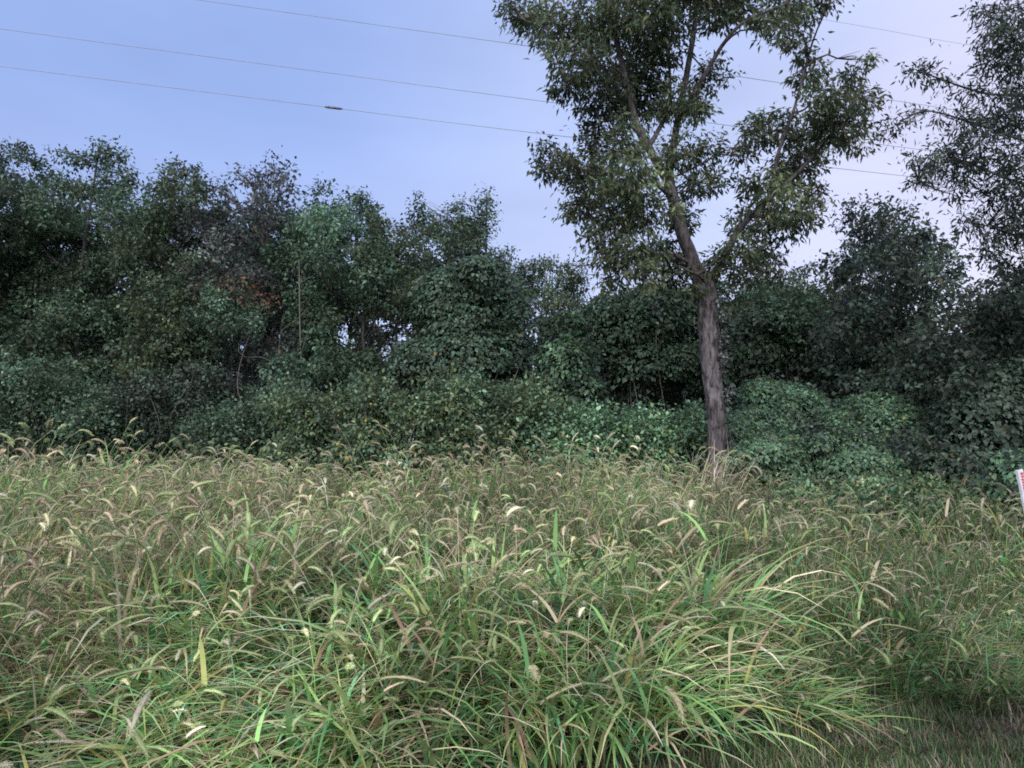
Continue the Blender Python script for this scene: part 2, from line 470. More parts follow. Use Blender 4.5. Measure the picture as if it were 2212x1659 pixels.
# ------------------------------------------------------------------ the tall roadside tree
def big_tree():
    Y = 12.5
    rng = np.random.default_rng(5)
    blobs = [(1100, 22, 34), (1150, 42, 55), (1205, 62, 70), (1290, 40, 85), (1380, 30, 85), (1440, 70, 75), (1330, -90, 130), (1500, -90, 140),
             (1240, 125, 60), (1310, 130, 80), (1395, 140, 80), (1230, 185, 42), (1300, 210, 72), (1380, 230, 80), (1545, 40, 50), (1530, 165, 42),
             (1512, 240, 48), (1450, 230, 48), (1600, 15, 50), (1650, 40, 34), (1690, 5, 55), (1700, 62, 44), (1745, 30, 40), (1795, -10, 40), (1640, -90, 100),
             (1190, 330, 36), (1240, 362, 50), (1178, 372, 30), (1285, 300, 48), (1340, 310, 62), (1300, 390, 72), (1370, 385, 72), (1268, 440, 52),
             (1340, 462, 72), (1400, 462, 62), (1482, 330, 55), (1500, 400, 46), (1300, 512, 48), (1360, 545, 62), (1430, 540, 52), (1300, 565, 30),
             (1482, 480, 40), (1538, 318, 26), (1545, 385, 26), (1455, 590, 46), (1520, 585, 40), (1562, 565, 36), (1335, 600, 36), (1395, 600, 40),
             (1620, 472, 50), (1680, 430, 60), (1720, 372, 60), (1640, 392, 46), (1762, 320, 60), (1812, 262, 66), (1860, 212, 42), (1842, 300, 42),
             (1782, 222, 50), (1702, 272, 48), (1640, 282, 50), (1742, 162, 38), (1728, 112, 32), (1868, 128, 22), (1845, 165, 32), (1598, 322, 32),
             (1762, 420, 36), (1700, 492, 46), (1742, 468, 34), (1640, 542, 46), (1590, 540, 42), (1662, 588, 34), (1610, 600, 36), (1490, 630, 28), (1585, 655, 22)]
    C, Q = blob_arrays(rng, blobs, Y, 1.3, 1.1, 0.80)
    base = at(1552, 1000, Y); base[2] = 0
    root = empty('roadside_tree', base, 'tall tree with straight grey trunk and airy crown rising from the foxtail grass', 'tree')

    def P(*pts):
        return np.array([at(x, y, Y + d) for x, y, d in pts])
    trunk = np.vstack([base - (0, 0, 0.1), P((1549, 1000, 0), (1546, 900, 0), (1536, 800, 0), (1530, 720, 0), (1526, 640, 0), (1520, 596, 0))])
    limbs = [  # (control points, base radius, tip radius)
        (P((1520, 640, 0), (1498, 570, -.05), (1470, 500, -.1), (1452, 430, -.15), (1438, 370, -.1)), 0.14, 0.10),
        (P((1440, 385, -.1), (1408, 330, -.2), (1376, 270, -.3), (1345, 150, -.4), (1328, 50, -.5), (1320, -120, -.5)), 0.09, 0.035),
        (P((1440, 385, -.1), (1452, 330, .1), (1466, 250, .2), (1488, 120, .3), (1500, 0, .4), (1505, -120, .4)), 0.085, 0.035),
        (P((1530, 640, 0), (1556, 575, .1), (1600, 490, .2), (1660, 430, .3), (1740, 350, .3), (1830, 240, .3)), 0.085, 0.02),
        (P((1620, 465, .2), (1660, 470, .2), (1730, 455, .0), (1770, 420, -.2)), 0.05, 0.02),
        (P((1455, 430, -.1), (1420, 400, -.4), (1360, 380, -.5), (1280, 370, -.5), (1190, 345, -.5)), 0.055, 0.015),
        (P((1468, 250, .2), (1520, 160, 0), (1590, 60, -.2), (1690, 10, -.3)), 0.055, 0.02),
        (P((1376, 270, -.3), (1330, 180, -.1), (1260, 100, .2), (1130, 40, .4)), 0.055, 0.015),
        (P((1660, 430, .3), (1680, 330, .1), (1715, 220, -.1), (1735, 120, -.2)), 0.045, 0.015),
        (P((1400, 320, -.2), (1440, 250, .3), (1452, 180, .5), (1440, 60, .5)), 0.05, 0.02),
        (P((1498, 570, 0), (1440, 545, -.4), (1380, 560, -.6), (1310, 555, -.6)), 0.045, 0.015),
        (P((1528, 620, 0), (1510, 600, -.3), (1478, 585, -.5), (1462, 578, -.6)), 0.03, 0.012),
    ]
    TP = resample(trunk, 70)
    rad = np.interp(np.linspace(0, 1, 70), [0, 0.04, 0.12, 0.35, 0.62, 0.72, 0.9, 1.0], [0.235, 0.178, 0.152, 0.155, 0.178, 0.170, 0.165, 0.19])
    # furrowed bark: ridges follow the trunk, so displace with a per-angle profile
    sides = 44
    V, F = tube(TP - base, rad, sides)
    Vg = V.reshape(70, sides, 3)
    prof = rng.standard_normal(sides) * 0.6
    drift = np.cumsum(rng.standard_normal((70, sides)) * 0.25, 0)
    drift -= drift.mean(0)
    d = (prof[None] + 0.5 * drift + 0.6 * rng.standard_normal((70, sides))) * 0.011
    cen = (TP - base)[:, None, :]
    Vg = cen + (Vg - cen) * (1 + d[..., None] / rad[:, None, None])
    mesh_from('trunk', Vg.reshape(-1, 3), F, M_BARK, root, smooth=True)
    allp, limb_objs = [], []
    for pts, r0, r1 in limbs:
        n = 26
        LP = resample(pts, n)
        LP = LP + np.cumsum(rng.standard_normal((n, 3)) * 0.006, 0)
        V, F = tube(LP - base, np.linspace(r0, r1, n), 12, 0.03, rng)
        limb_objs.append(mesh_from('limb', V, F, M_LIMB, root, smooth=True))
        allp.append(LP)
    AP = np.vstack(allp)
    tw = Acc()
    for i in range(len(C)):
        dd = np.linalg.norm(AP - C[i], axis=1) + np.where(AP[:, 2] > C[i, 2] + 0.2, 0.8, 0)
        ia = int(np.argmin(dd)); s = AP[ia]
        Pth = limb_path(rng, s, C[i], 0.07, 0.06)
        V, F = tube(Pth - base, np.linspace(0.022, 0.008, len(Pth)), 5)
        mesh_from('branch', V, F, M_LIMB, limb_objs[ia // 26], smooth=True)
        twig_mesh(rng, tw, Pth[int(len(Pth) * 0.6)] - base, C[i] - base, Q[i], 7, 0.009)
        twig_mesh(rng, tw, C[i] - base, C[i] - base, Q[i], 6, 0.008)
    o = tw.obj('twigs', M_BARK2, root); o['kind'] = 'stuff'
    N = np.maximum(60, (1250 * math.pi * Q[:, 0] * Q[:, 2]).astype(int))
    V, F, c = leaves(rng, C - base, Q, N, 0.115, 0.040, 'airy', clump=0.20, droop=0.75, upn=0.45, shell=0.15, sub_per=26, flat=0.6)
    o = mesh_from('crown', V, F, M_LEAF, root, c); o['kind'] = 'stuff'
    # creeper on the sheltered side of the trunk
    vb = []
    for t in np.linspace(0.2, 0.82, 22):
        p = TP[int(t * 69)] + np.array([0.19, -0.08, 0]) + rng.standard_normal(3) * 0.03
        vb.append(p)
    vb = np.array(vb); vq = np.full((len(vb), 3), 0.10)
    vroot = empty('trunk_creeper', base + (0.2, -0.1, 0), 'thin browning creeper climbing the trunk of the tall tree', 'vine')
    vo = np.array(vroot.location)
    V, F, c = leaves(rng, vb - vo, vq, np.full(len(vb), 34), 0.06, 0.045, 'brown', 0.07, 0.6, 0.2)
    o = mesh_from('leaves', V, F, M_VINE, vroot, c); o['kind'] = 'stuff'
    SP = resample(np.vstack([[vo + (0, 0, 0)], vb[::5]]), 40)
    V, F = tube(SP - vo, np.linspace(0.014, 0.006, 40), 5)
    mesh_from('stem', V, F, M_TWIG, vroot)
big_tree()


def side_tree():
    Y = 9.5
    rng = np.random.default_rng(11)
    blobs = [(2190, 30, 50), (2120, 18, 26), (2150, 90, 34), (2205, 110, 50), (2160, 150, 34), (2215, 180, 44), (2130, 128, 24), (2190, 232, 40),
             (1992, 138, 18), (2005, 165, 20), (1952, 160, 10), (2090, 262, 26), (2140, 262, 34), (2205, 262, 36), (1930, 272, 20), (2010, 330, 24),
             (2060, 325, 34), (1970, 342, 16), (2120, 312, 32), (2040, 360, 28), (2090, 372, 34), (1990, 392, 24), (2170, 350, 46), (2210, 400, 50),
             (2150, 420, 38), (2210, 480, 50), (2090, 480, 24), (2060, 420, 22), (2130, 540, 30), (2210, 560, 40), (2175, 505, 30),
             (2290, 60, 60), (2310, 200, 60), (2300, 340, 55), (2300, 480, 60)]
    for x, y in [(1960, 255), (2030, 248), (2070, 255), (2020, 368), (2070, 350), (2110, 355), (2160, 290), (2050, 185), (2100, 195), (2150, 205), (2140, 60), (2170, 70), (2120, 490), (2150, 500)]:
        blobs.append((x, y, rng.uniform(14, 24), 0.0))
    C, Q = blob_arrays(rng, blobs, Y, 0.7, 1.2, 0.95)
    base = at(2420, 1000, Y + 0.6); base[2] = 0
    top = at(2380, -150, Y + 0.6)
    root = empty('overhanging_tree', base, 'tree whose drooping leafy boughs hang over the marker post', 'tree')
    TP = resample([base - (0, 0, .1), at(2410, 700, Y + .6), at(2400, 300, Y + .6), top], 40)
    V, F = tube(TP - base, np.linspace(0.24, 0.09, 40), 14, 0.03, rng)
    mesh_from('trunk', V, F, M_BARK2, root, smooth=True)
    mains = [[(2402, 420), (2300, 330), (2200, 300), (2090, 262), (2000, 240), (1935, 270)], [(2405, 560), (2300, 440), (2160, 380), (2060, 345), (1985, 392)],
             [(2398, 250), (2300, 160), (2200, 90), (2120, 20)], [(2408, 640), (2310, 560), (2200, 510), (2100, 480)], [(2400, 330), (2250, 220), (2120, 200), (2000, 160), (1955, 160)]]
    allp = []
    for i, mline in enumerate(mains):
        LP = resample([at(x, y, Y + 0.5 - 0.15 * q) for q, (x, y) in enumerate(mline)], 30)
        V, F = tube(LP - base, np.linspace(0.028, 0.004, 30), 8, 0.03, rng)
        mesh_from('limb', V, F, M_BARK2, root, smooth=True)
        allp.append(LP)
    AP = np.vstack(allp); tw = Acc()
    for i in range(len(C)):
        s = AP[np.argmin(np.linalg.norm(AP - C[i], axis=1))]
        Pth = limb_path(rng, s, C[i], 0.06, 0.05)
        V, F = tube(Pth - base, np.linspace(0.014, 0.006, len(Pth)), 4)
        tw.add(V, F)
        twig_mesh(rng, tw, s - base, C[i] - base, Q[i] * 1.15, 9, 0.006)
    o = tw.obj('twigs', M_BARK2, root); o['kind'] = 'stuff'
    N = np.maximum(40, (2000 * math.pi * Q[:, 0] * Q[:, 2]).astype(int))
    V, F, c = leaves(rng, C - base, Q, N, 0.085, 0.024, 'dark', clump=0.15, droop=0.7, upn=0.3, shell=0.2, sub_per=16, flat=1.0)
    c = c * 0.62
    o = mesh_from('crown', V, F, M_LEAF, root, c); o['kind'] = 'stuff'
side_tree()

# ------------------------------------------------------------------ the wood behind the field
def wood_tree(label, bx, Y, blobs, pal, seed, name='woodland_tree', depth=1.9, tr=0.13, **k):
    rng = np.random.default_rng(seed + 900)
    C, Q = blob_arrays(rng, blobs, Y, depth, 1.2, 0.95)
    base = at(bx, 958, Y); base[2] = 0
    i = int(np.argmax(C[:, 2]))
    return tree(name, label, base, C[i], tr, C, Q, pal, seed=seed, group='trees at the edge of the wood', **k)


def grid_blobs(rng, poly_x, y_top, y_bot, r, jit=0.5, step=1.2, skip=()):
    """fill between a top line y_top(x) and y_bot with blobs"""
    out = []
    y = y_bot
    while y > 200:
        any_ = False
        for x in np.arange(poly_x[0], poly_x[1] + 1, r * step):
            xx = x + rng.uniform(-jit, jit) * r
            yy = y + rng.uniform(-jit, jit) * r
            if yy - r * 0.8 > np.interp(xx, *y_top) and not any(a < xx < b and c < yy < d for a, b, c, d in skip):
                out.append((xx, yy, r * rng.uniform(0.6, 1.3))); any_ = True
        y -= r * step * 0.85
    return out


GAP = [(690, 932, 668, 780), (1115, 1260, 600, 705)]
gr = np.random.default_rng(77)


def W(label, xr, top, Y, pal, seed, r=46, bot=900, extra=(), **k):
    xs = [p[0] for p in top]; ys = [p[1] for p in top]
    bl = grid_blobs(gr, xr, (xs, ys), bot, r, skip=GAP) + list(extra)
    return wood_tree(label, 0.5 * (xr[0] + xr[1]), Y, bl, pal, seed, **k)


W('broad green tree with a rounded pale crown top above dark undergrowth', (-150, 110), [(-150, 350), (30, 318), (110, 395)], 19, 'deep', 21, r=52, dens=640)
W('tall wispy tree with a bare open spray at its top', (95, 315), [(95, 405), (200, 385), (315, 410)], 19.5, 'deep', 22, r=48,
  extra=[(118, 326, 7, 0), (140, 338, 10, 0), (160, 346, 15, 0), (182, 352, 16, 0), (205, 345, 20, 0), (232, 345, 26, 0), (240, 320, 14, 0), (264, 332, 12, 0), (215, 310, 9, 0, 1.5), (275, 372, 15, 0), (250, 392, 30, 0), (240, 415, 34, 0), (120, 398, 20, 0), (148, 405, 22, 0), (302, 396, 15, 0), (180, 415, 26, 0)], dens=640, twigs=7)
W('leafy tree with a small upright tuft between darker crowns', (305, 455), [(305, 450), (385, 405), (455, 450)], 18.6, 'olive', 23, r=44,
  extra=[(345, 400, 20), (352, 372, 9, 0, 1.5), (392, 368, 20), (380, 352, 10, 0, 1.6), (418, 376, 15), (432, 384, 9), (400, 410, 32), (365, 420, 30), (430, 420, 24)], dens=660)
W('thin brownish purple tree with bare grey twigs showing through', (440, 650), [(440, 425), (540, 385), (600, 375), (650, 425)], 19, 'brown', 24, r=46,
  extra=[(452, 395, 9, 0, 1.6), (470, 415, 20), (520, 390, 16), (512, 372, 8, 0, 1.5), (545, 372, 14), (560, 392, 24), (590, 352, 16, 0, 1.3), (620, 372, 12, 0, 1.5), (598, 385, 28), (625, 405, 18)], dens=460, twigs=12, tr=0.11)
W('round topped green tree cloaked in vines', (640, 800), [(640, 440), (665, 405), (715, 385), (770, 400), (800, 470)], 18.4, 'blue', 25, r=42, dens=760)
W('olive tree sloping down beside the round topped tree', (790, 950), [(790, 480), (870, 500), (950, 600)], 19.2, 'olive', 26, r=40, dens=680,
  extra=[(805, 470, 16), (820, 485, 20), (705, 680, 20), (738, 672, 24), (770, 668, 26), (775, 715, 18), (812, 676, 26), (850, 680, 24), (842, 720, 14), (890, 676, 26), (925, 690, 26), (700, 730, 24), (755, 745, 20), (810, 745, 22), (862, 768, 24), (930, 740, 20), (725, 705, 16), (795, 715, 12), (868, 705, 14), (905, 715, 14), (835, 752, 12), (720, 755, 16), (790, 765, 16)])
W('tree with three narrow leafy spires above the vine mound', (880, 1110), [(870, 500), (910, 470), (985, 480), (1050, 460), (1110, 560)], 23, 'deep', 27, r=42, bot=760,
  extra=[(905, 432, 9, 0, 2.6), (905, 462, 16, 0, 1.5), (925, 460, 8, 0, 2), (930, 480, 22, 0), (872, 492, 10, 0, 1.4), (890, 500, 22, 0), (985, 440, 10, 0, 2.2), (968, 455, 7, 0, 2), (982, 470, 18, 0, 1.4), (1051, 424, 9, 0, 2.6), (1054, 455, 15, 0, 1.6), (1031, 438, 7, 0, 2), (1045, 485, 26, 0), (1020, 480, 20, 0), (1100, 548, 10, 0, 1.4), (1085, 562, 20, 0), (955, 500, 26, 0), (1000, 500, 26, 0)], dens=640)
W('distant thin tree with sky showing between its trunks', (1110, 1265), [(1110, 590), (1180, 572), (1265, 580)], 27, 'olive', 28, r=27, bot=650, depth=2,
  extra=[(1130, 580, 16), (1165, 575, 18), (1190, 570, 14), (1220, 578, 16), (1250, 590, 18), (1200, 640, 26), (1150, 660, 22), (1240, 655, 22), (1175, 690, 14), (1135, 640, 20), (1215, 612, 26), (1160, 615, 26), (1245, 620, 24), (1125, 610, 24), (1190, 655, 20), (1225, 672, 16), (1255, 690, 18)], dens=800, L=0.12, W=0.06)
W('dark tree behind the grey trunk reaching over the vine banks', (1290, 1520), [(1290, 630), (1400, 610), (1520, 600)], 21, 'deep', 29, r=42, bot=880, dens=600)
W('dark leafy tree beside the grey trunk with a ragged top', (1560, 1720), [(1560, 600), (1640, 590), (1720, 590)], 18, 'deep', 30, r=40, bot=860, dens=640)
W('small rounded olive tree standing between darker neighbours', (1690, 1880), [(1690, 590), (1740, 560), (1790, 590), (1830, 570), (1880, 590)], 20, 'olive', 31, r=36, bot=860, dens=620)
W('dark loose tree with tufted boughs against the pink sky', (1800, 2060), [(1800, 620), (1900, 590), (2060, 640)], 15.5, 'dark', 32, r=44, bot=900, dens=620,
  extra=[(1838, 452, 26), (1830, 486, 14), (1880, 492, 36), (1932, 470, 32), (1965, 505, 38), (1900, 540, 46), (1975, 560, 44), (1850, 560, 44), (2030, 600, 50), (1880, 520, 44), (1930, 530, 46), (1985, 535, 44), (2040, 565, 46), (1905, 585, 60), (1965, 600, 60), (1815, 580, 36), (1900, 455, 20), (1955, 455, 16)])
W('heavy dark tree filling the wood edge behind the marker post', (1990, 2330), [(1990, 640), (2080, 585), (2200, 545), (2330, 520)], 13.0, 'dark', 33, r=54, bot=930, dens=620)
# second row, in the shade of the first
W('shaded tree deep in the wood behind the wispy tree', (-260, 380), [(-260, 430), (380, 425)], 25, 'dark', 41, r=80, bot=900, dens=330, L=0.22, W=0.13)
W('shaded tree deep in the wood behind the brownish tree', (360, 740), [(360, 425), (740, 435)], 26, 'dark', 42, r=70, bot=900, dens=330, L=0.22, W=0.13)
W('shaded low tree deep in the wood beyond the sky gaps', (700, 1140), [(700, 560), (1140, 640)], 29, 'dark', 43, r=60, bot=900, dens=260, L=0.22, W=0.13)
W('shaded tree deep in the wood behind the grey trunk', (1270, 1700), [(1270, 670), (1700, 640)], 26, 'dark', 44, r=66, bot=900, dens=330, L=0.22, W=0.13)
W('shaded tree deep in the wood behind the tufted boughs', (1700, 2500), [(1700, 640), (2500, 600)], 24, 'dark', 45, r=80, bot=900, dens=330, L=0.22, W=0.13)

# slim bare trunks that show against the sky gaps
def bare_trunk(px, y0, y1, Y, r, lean, seed, label):
    rng = np.random.default_rng(seed)
    b = at(px, 958, Y); b[2] = 0
    t = at(px + lean, y1, Y)
    root = empty('slim_trunk_tree', b, label, 'tree', 'slim trunks inside the wood')
    P = limb_path(rng, b - (0, 0, 0.1), t, 0.02)
    V, F = tube(P - b, np.linspace(r, r * 0.4, len(P)), 7, 0.04, rng)
    mesh_from('trunk', V, F, M_BARK2 if seed % 3 else M_TWIG, root, smooth=True)
    for q in range(5):
        s = P[int(len(P) * rng.uniform(0.35, 0.95))]
        e_ = s + np.array([rng.uniform(-1, 1), rng.uniform(-.5, .5), rng.uniform(0.3, 1.2)])
        V, F = tube(limb_path(rng, s, e_, 0.1) - b, np.linspace(r * 0.3, 0.004, max(6, int(np.linalg.norm(e_ - s) * 5))), 4)
        mesh_from('limb', V, F, M_TWIG, root)

for i, (px, y1, Y, r, ln) in enumerate([(712, 560, 22, .05, 14), (742, 600, 24, .06, -10), (768, 560, 22, .045, 8), (800, 580, 23, .06, 12), (826, 560, 24, .05, -12),
                                        (850, 600, 23, .045, 10), (878, 570, 24, .06, -8), (905, 590, 22, .05, 16), (1140, 590, 29, .05, -8), (1172, 590, 28, .06, 10),
                                        (1205, 590, 29, .05, -12), (1232, 600, 28, .06, 14), (660, 560, 17.6, .03, -14), (590, 700, 16.8, .03, 18)]):
    lab = ('slim dark trunk standing in the sky gap beside the round topped tree' if i < 8 else
           'thin distant trunk in the bright gap beyond the vine cone' if i < 12 else
           ['pale bare pole of a trunk in front of the brownish tree', 'short pale forked stem under the brownish tree'][i - 12])
    bare_trunk(px, 0, y1, Y, r, ln, 300 + i, lab)

# ------------------------------------------------------------------ vine-draped mounds and shrubs
def mound(label, Y, parts, pal, seed, dens=900, L=0.095, W_=0.072, name='vine_mound', cat='vines', depth=0.5, ry=0.9, group='vine covered mounds', dark='dark', subs=3, nj=0.27):
    """parts: (px, py centre, rx px, rz px). A shell of shingled vine leaves over a mass of stems."""
    rng = np.random.default_rng(seed)
    px, py = parts[0][:2]
    base = at(px, 958, Y); base[2] = 0
    root = empty(name, base, label, cat, group)
    Vs, Fs, Cs, n = [], [], [], 0
    stems = Acc()
    full = []
    for p in parts:
        full.append(p)
        dy0 = p[4] if len(p) > 4 else 0.0
        for _ in range(subs):
            th = rng.uniform(0.1, 3.04); q = rng.uniform(0.42, 0.62)
            full.append((p[0] + math.cos(th) * p[2] * 0.8, p[1] - math.sin(th) * p[3] * rng.uniform(0.1, 0.85), p[2] * q, p[3] * q * 0.9, dy0 - rng.uniform(0.1, 0.6) * p[2] * mpp(Y)))
    for p in full:
        c = at(p[0], p[1], Y + (p[4] if len(p) > 4 else rng.uniform(-depth, depth)))
        m = mpp(c[1]); rx, rz = p[2] * m, p[3] * m
        Rr = np.array([rx, rx * ry, rz])
        N = int(dens * math.pi * rx * rz)
        # lumpy shell
        d = norm(rng.standard_normal((N, 3))); d[:, 2] = np.where(d[:, 2] < -0.35, -d[:, 2], d[:, 2])
        ph = rng.uniform(0, 6.28, (6, 3)); fr = rng.uniform(2, 6, (6, 3))
        lump = sum(np.sin(d @ np.diag(fr[i]) @ np.ones(3) + ph[i, 0]) * np.cos(d[:, 0] * fr[i, 1] + ph[i, 1]) for i in range(6)) / 6
        rad = 1 + 0.13 * lump + 0.035 * rng.standard_normal(N) - 0.22 * (rng.random(N) ** 3)
        P = c + d * Rr * rad[:, None]
        nn = norm(d / Rr * rx + np.array([0, 0, 0.5]) + rng.standard_normal((N, 3)) * nj)
        a = norm(np.array([0, 0, -0.9]) + d * 0.5 + rng.standard_normal((N, 3)) * 0.45)
        s = norm(np.cross(a, nn)); nn = np.cross(s, a)
        sz = np.clip(np.exp(0.28 * rng.standard_normal(N)), 0.5, 1.5); LL, WW = (L * sz)[:, None], (W_ * sz)[:, None]
        q = [P, P + a * LL * .3 + s * WW * .5 + nn * WW * .1, P + a * LL, P + a * LL * .3 - s * WW * .5 + nn * WW * .1]
        V = np.stack(q, 1).reshape(-1, 3) - base
        i4 = np.arange(N) * 4
        F = np.stack([np.stack([i4, i4 + 1, i4 + 2], -1), np.stack([i4, i4 + 2, i4 + 3], -1)], 1).reshape(-1, 3)
        tones = np.array(PAL[pal][0])
        tn = ((np.sin(P[:, 0] * 2.1 + ph[0, 0]) + np.cos(P[:, 2] * 2.7 + ph[1, 0]) + rng.standard_normal(N)) > 0.4).astype(int) + (rng.random(N) < 0.2)
        col = tones[np.clip(tn, 0, 2)] * np.exp(0.28 * rng.standard_normal((N, 1))) * (1 + 0.25 * lump)[:, None]
        isr = rng.random(N) < PAL[pal][2]
        col[isr] = np.array(PAL[pal][1]) * np.exp(0.25 * rng.standard_normal((isr.sum(), 1)))
        Vs.append(V); Fs.append(F + n); n += len(V); Cs.append(np.repeat(np.clip(col, 0, .7), 4, axis=0))
        # darker, larger leaves added inside to block light coming through the shell
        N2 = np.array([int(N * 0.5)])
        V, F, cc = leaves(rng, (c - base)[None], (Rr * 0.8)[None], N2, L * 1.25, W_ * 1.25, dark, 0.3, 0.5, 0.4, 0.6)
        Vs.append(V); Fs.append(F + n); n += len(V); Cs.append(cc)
        for _ in range(3 if p in parts else 0):
            e_ = c + norm(rng.standard_normal(3)) * Rr * 0.9
            b_ = np.array([c[0] + rng.uniform(-.4, .4) * rx, c[1] + rng.uniform(-.4, .4) * rx, -0.05])
            Pp = limb_path(rng, b_, e_, 0.08)
            V, F = tube(Pp - base, np.linspace(0.025, 0.008, len(Pp)), 4)
            stems.add(V, F)
    o = stems.obj('stems', M_TWIG, root); o['kind'] = 'stuff'
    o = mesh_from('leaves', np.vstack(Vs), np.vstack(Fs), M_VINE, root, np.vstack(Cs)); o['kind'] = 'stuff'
    return root

mound('tall dome of dark vines below the three leafy spires', 17.5, [(1015, 680, 105, 105), (975, 660, 70, 85), (1060, 690, 70, 110), (1000, 780, 120, 80), (930, 800, 70, 60), (1090, 770, 60, 80)], 'blue', 51, dens=1000)
mound('cone of vines hanging on a dead snag beside the dome', 15.6, [(1215, 740, 42, 60), (1220, 800, 62, 80), (1235, 860, 75, 60), (1210, 705, 26, 26)], 'bright', 52, dens=1300)
mound('wide bank of vines between the vine cone and the grey trunk', 18, [(1330, 720, 80, 95), (1410, 690, 85, 80), (1470, 740, 80, 100), (1390, 800, 110, 80), (1300, 800, 60, 70)], 'deep', 53, dens=800)
mound('high curtain of vines over the trees just past the grey trunk', 16.5, [(1690, 700, 55, 36), (1740, 720, 55, 45), (1700, 770, 70, 60), (1620, 780, 60, 60), (1640, 720, 40, 50), (1770, 770, 40, 60)], 'deep', 54, dens=850)
mound('small dark vine hump beside the high vine curtain', 15.5, [(1830, 800, 50, 36), (1810, 840, 60, 50)], 'dark', 55, dens=900)
mound('dark vine bank draped low in front of the tufted dark tree', 14.5, [(1940, 800, 75, 50), (2000, 830, 80, 60), (1900, 850, 70, 50)], 'dark', 56, dens=800)
mound('bright domed vine thicket beside the grey trunk', 14.2, [(1690, 905, 100, 80, 0), (1630, 945, 80, 62, -.5), (1755, 950, 70, 66, -.4), (1660, 1000, 120, 70, -.8)], 'bright', 57, dens=3200, L=0.064, W_=0.05, subs=2, nj=0.2)
mound('bright rounded vine thicket next to the domed one', 13.2, [(1895, 930, 108, 80, 0), (1830, 965, 64, 56, -.4), (1955, 970, 62, 60, -.4), (1890, 1020, 130, 60, -.7)], 'bright', 58, dens=3200, L=0.064, W_=0.05, subs=2, nj=0.2)
mound('dark bushy vine mass behind the marker post', 11.5, [(2130, 930, 110, 105), (2200, 880, 110, 110), (2090, 1010, 80, 50), (2260, 960, 110, 100)], 'dark', 59, dens=1000, L=0.075, W_=0.055)
mound('pale green vine bank spilling beside the marker post', 9.0, [(2215, 1020, 60, 48), (2180, 1060, 60, 40), (2270, 1040, 80, 80)], 'bright', 60, dens=1500, L=0.07, W_=0.055)


def shrub(label, Y, blobs, pal, seed, dens=1700, L=0.078, W_=0.05, name='shrub', group='shrubs along the back of the field', **k):
    rng = np.random.default_rng(seed)
    C, Q = blob_arrays(rng, blobs, Y, 0.5, 1.0, 0.95)
    base = np.array([C[:, 0].mean(), Y, 0.0])
    root = empty(name, base, label, 'shrub', group)
    st = Acc()
    for i in range(len(C)):
        for _ in range(k.get('nst', 2) if i % k.get('every', 1) == 0 else 0):
            b_ = np.array([base[0] + (C[i, 0] - base[0]) * 0.5 + rng.uniform(-.15, .15), base[1] + rng.uniform(-.2, .2), -0.05])
            P = limb_path(rng, b_, C[i] + rng.standard_normal(3) * Q[i] * .5, 0.07)
            V, F = tube(P - base, np.linspace(0.014, 0.005, len(P)), 4)
            mesh_from('stem', V, F, M_TWIG, root)
        twig_mesh(rng, st, C[i] - base - (0, 0, 0.1), C[i] - base, Q[i], 8, 0.006)
    o = st.obj('twigs', M_TWIG, root); o['kind'] = 'stuff'
    N = np.maximum(40, (dens * math.pi * Q[:, 0] * Q[:, 2]).astype(int))
    V, F, c = leaves(rng, C - base, Q, N, L, W_, pal, k.get('clump', 0.2), 0.35, 0.8, 0.3, sub_per=18)
    o = mesh_from('leaves', V, F, M_VINE, root, c); o['kind'] = 'stuff'
    return root

def rb(rng, x0, x1, y0, y1, r, n):
    return [(rng.uniform(x0, x1), y1 - (y1 - y0) * rng.random() ** 1.25, r * rng.uniform(.5, 1.45)) for _ in range(n)]

g2 = np.random.default_rng(8)
shrub('low green shrub with scattered yellow leaves under the slim trunks', 13.6, rb(g2, 600, 740, 870, 1000, 40, 16), 'yellow', 61)
shrub('shrub with clusters of orange and yellow leaves above the seed heads', 13.2, rb(g2, 720, 880, 850, 1000, 42, 18), 'yellow', 62)
shrub('taller bright green shrub with upright leafy shoots', 13.4, rb(g2, 860, 1040, 830, 1000, 44, 20) + [(930, 825, 22), (970, 815, 20), (1010, 820, 18)], 'yellow', 63)
shrub('bushy green shrub between the yellow leaved shrub and the vine cone', 13.8, rb(g2, 1020, 1190, 845, 1000, 44, 20), 'yellow', 64)
shrub('dense bluish green shrub in front of the vine cone', 13.6, rb(g2, 1170, 1340, 880, 1010, 44, 18), 'bright', 65)
shrub('leafy green shrub reaching to the foot of the grey trunk', 13.5, rb(g2, 1320, 1520, 885, 1010, 44, 20), 'bright', 66)
shrub('dull shrub behind the base of the tall grey trunk', 13.9, rb(g2, 1500, 1640, 910, 1010, 40, 14), 'deep', 67)
shrub('shaded shrub below the thin brownish tree', 15, rb(g2, 430, 640, 880, 1000, 50, 16), 'deep', 68)
shrub('dark spreading shrub beneath the tall wispy tree', 16, rb(g2, 180, 450, 820, 1000, 60, 20), 'dark', 69, dens=1200)
shrub('dark spreading shrub beneath the broad green tree', 15.5, rb(g2, -120, 220, 780, 1000, 64, 26), 'deep', 70, dens=1150)
shrub('pale bluish spray of leaves arching out below the brownish tree', 16.8, [(470, 655, 40), (430, 690, 34), (515, 660, 36), (400, 705, 24), (480, 700, 36), (545, 690, 30), (460, 745, 30)], 'blue', 71, dens=1300, L=0.08, W_=0.05, nst=1, every=3)
shrub('rust coloured arching sapling above the pale leaf spray', 17.0, [(470, 610, 22), (505, 620, 24), (545, 635, 22), (580, 655, 20), (440, 630, 18)], 'rust', 72, dens=600, L=0.08, W_=0.05, nst=1, every=3)

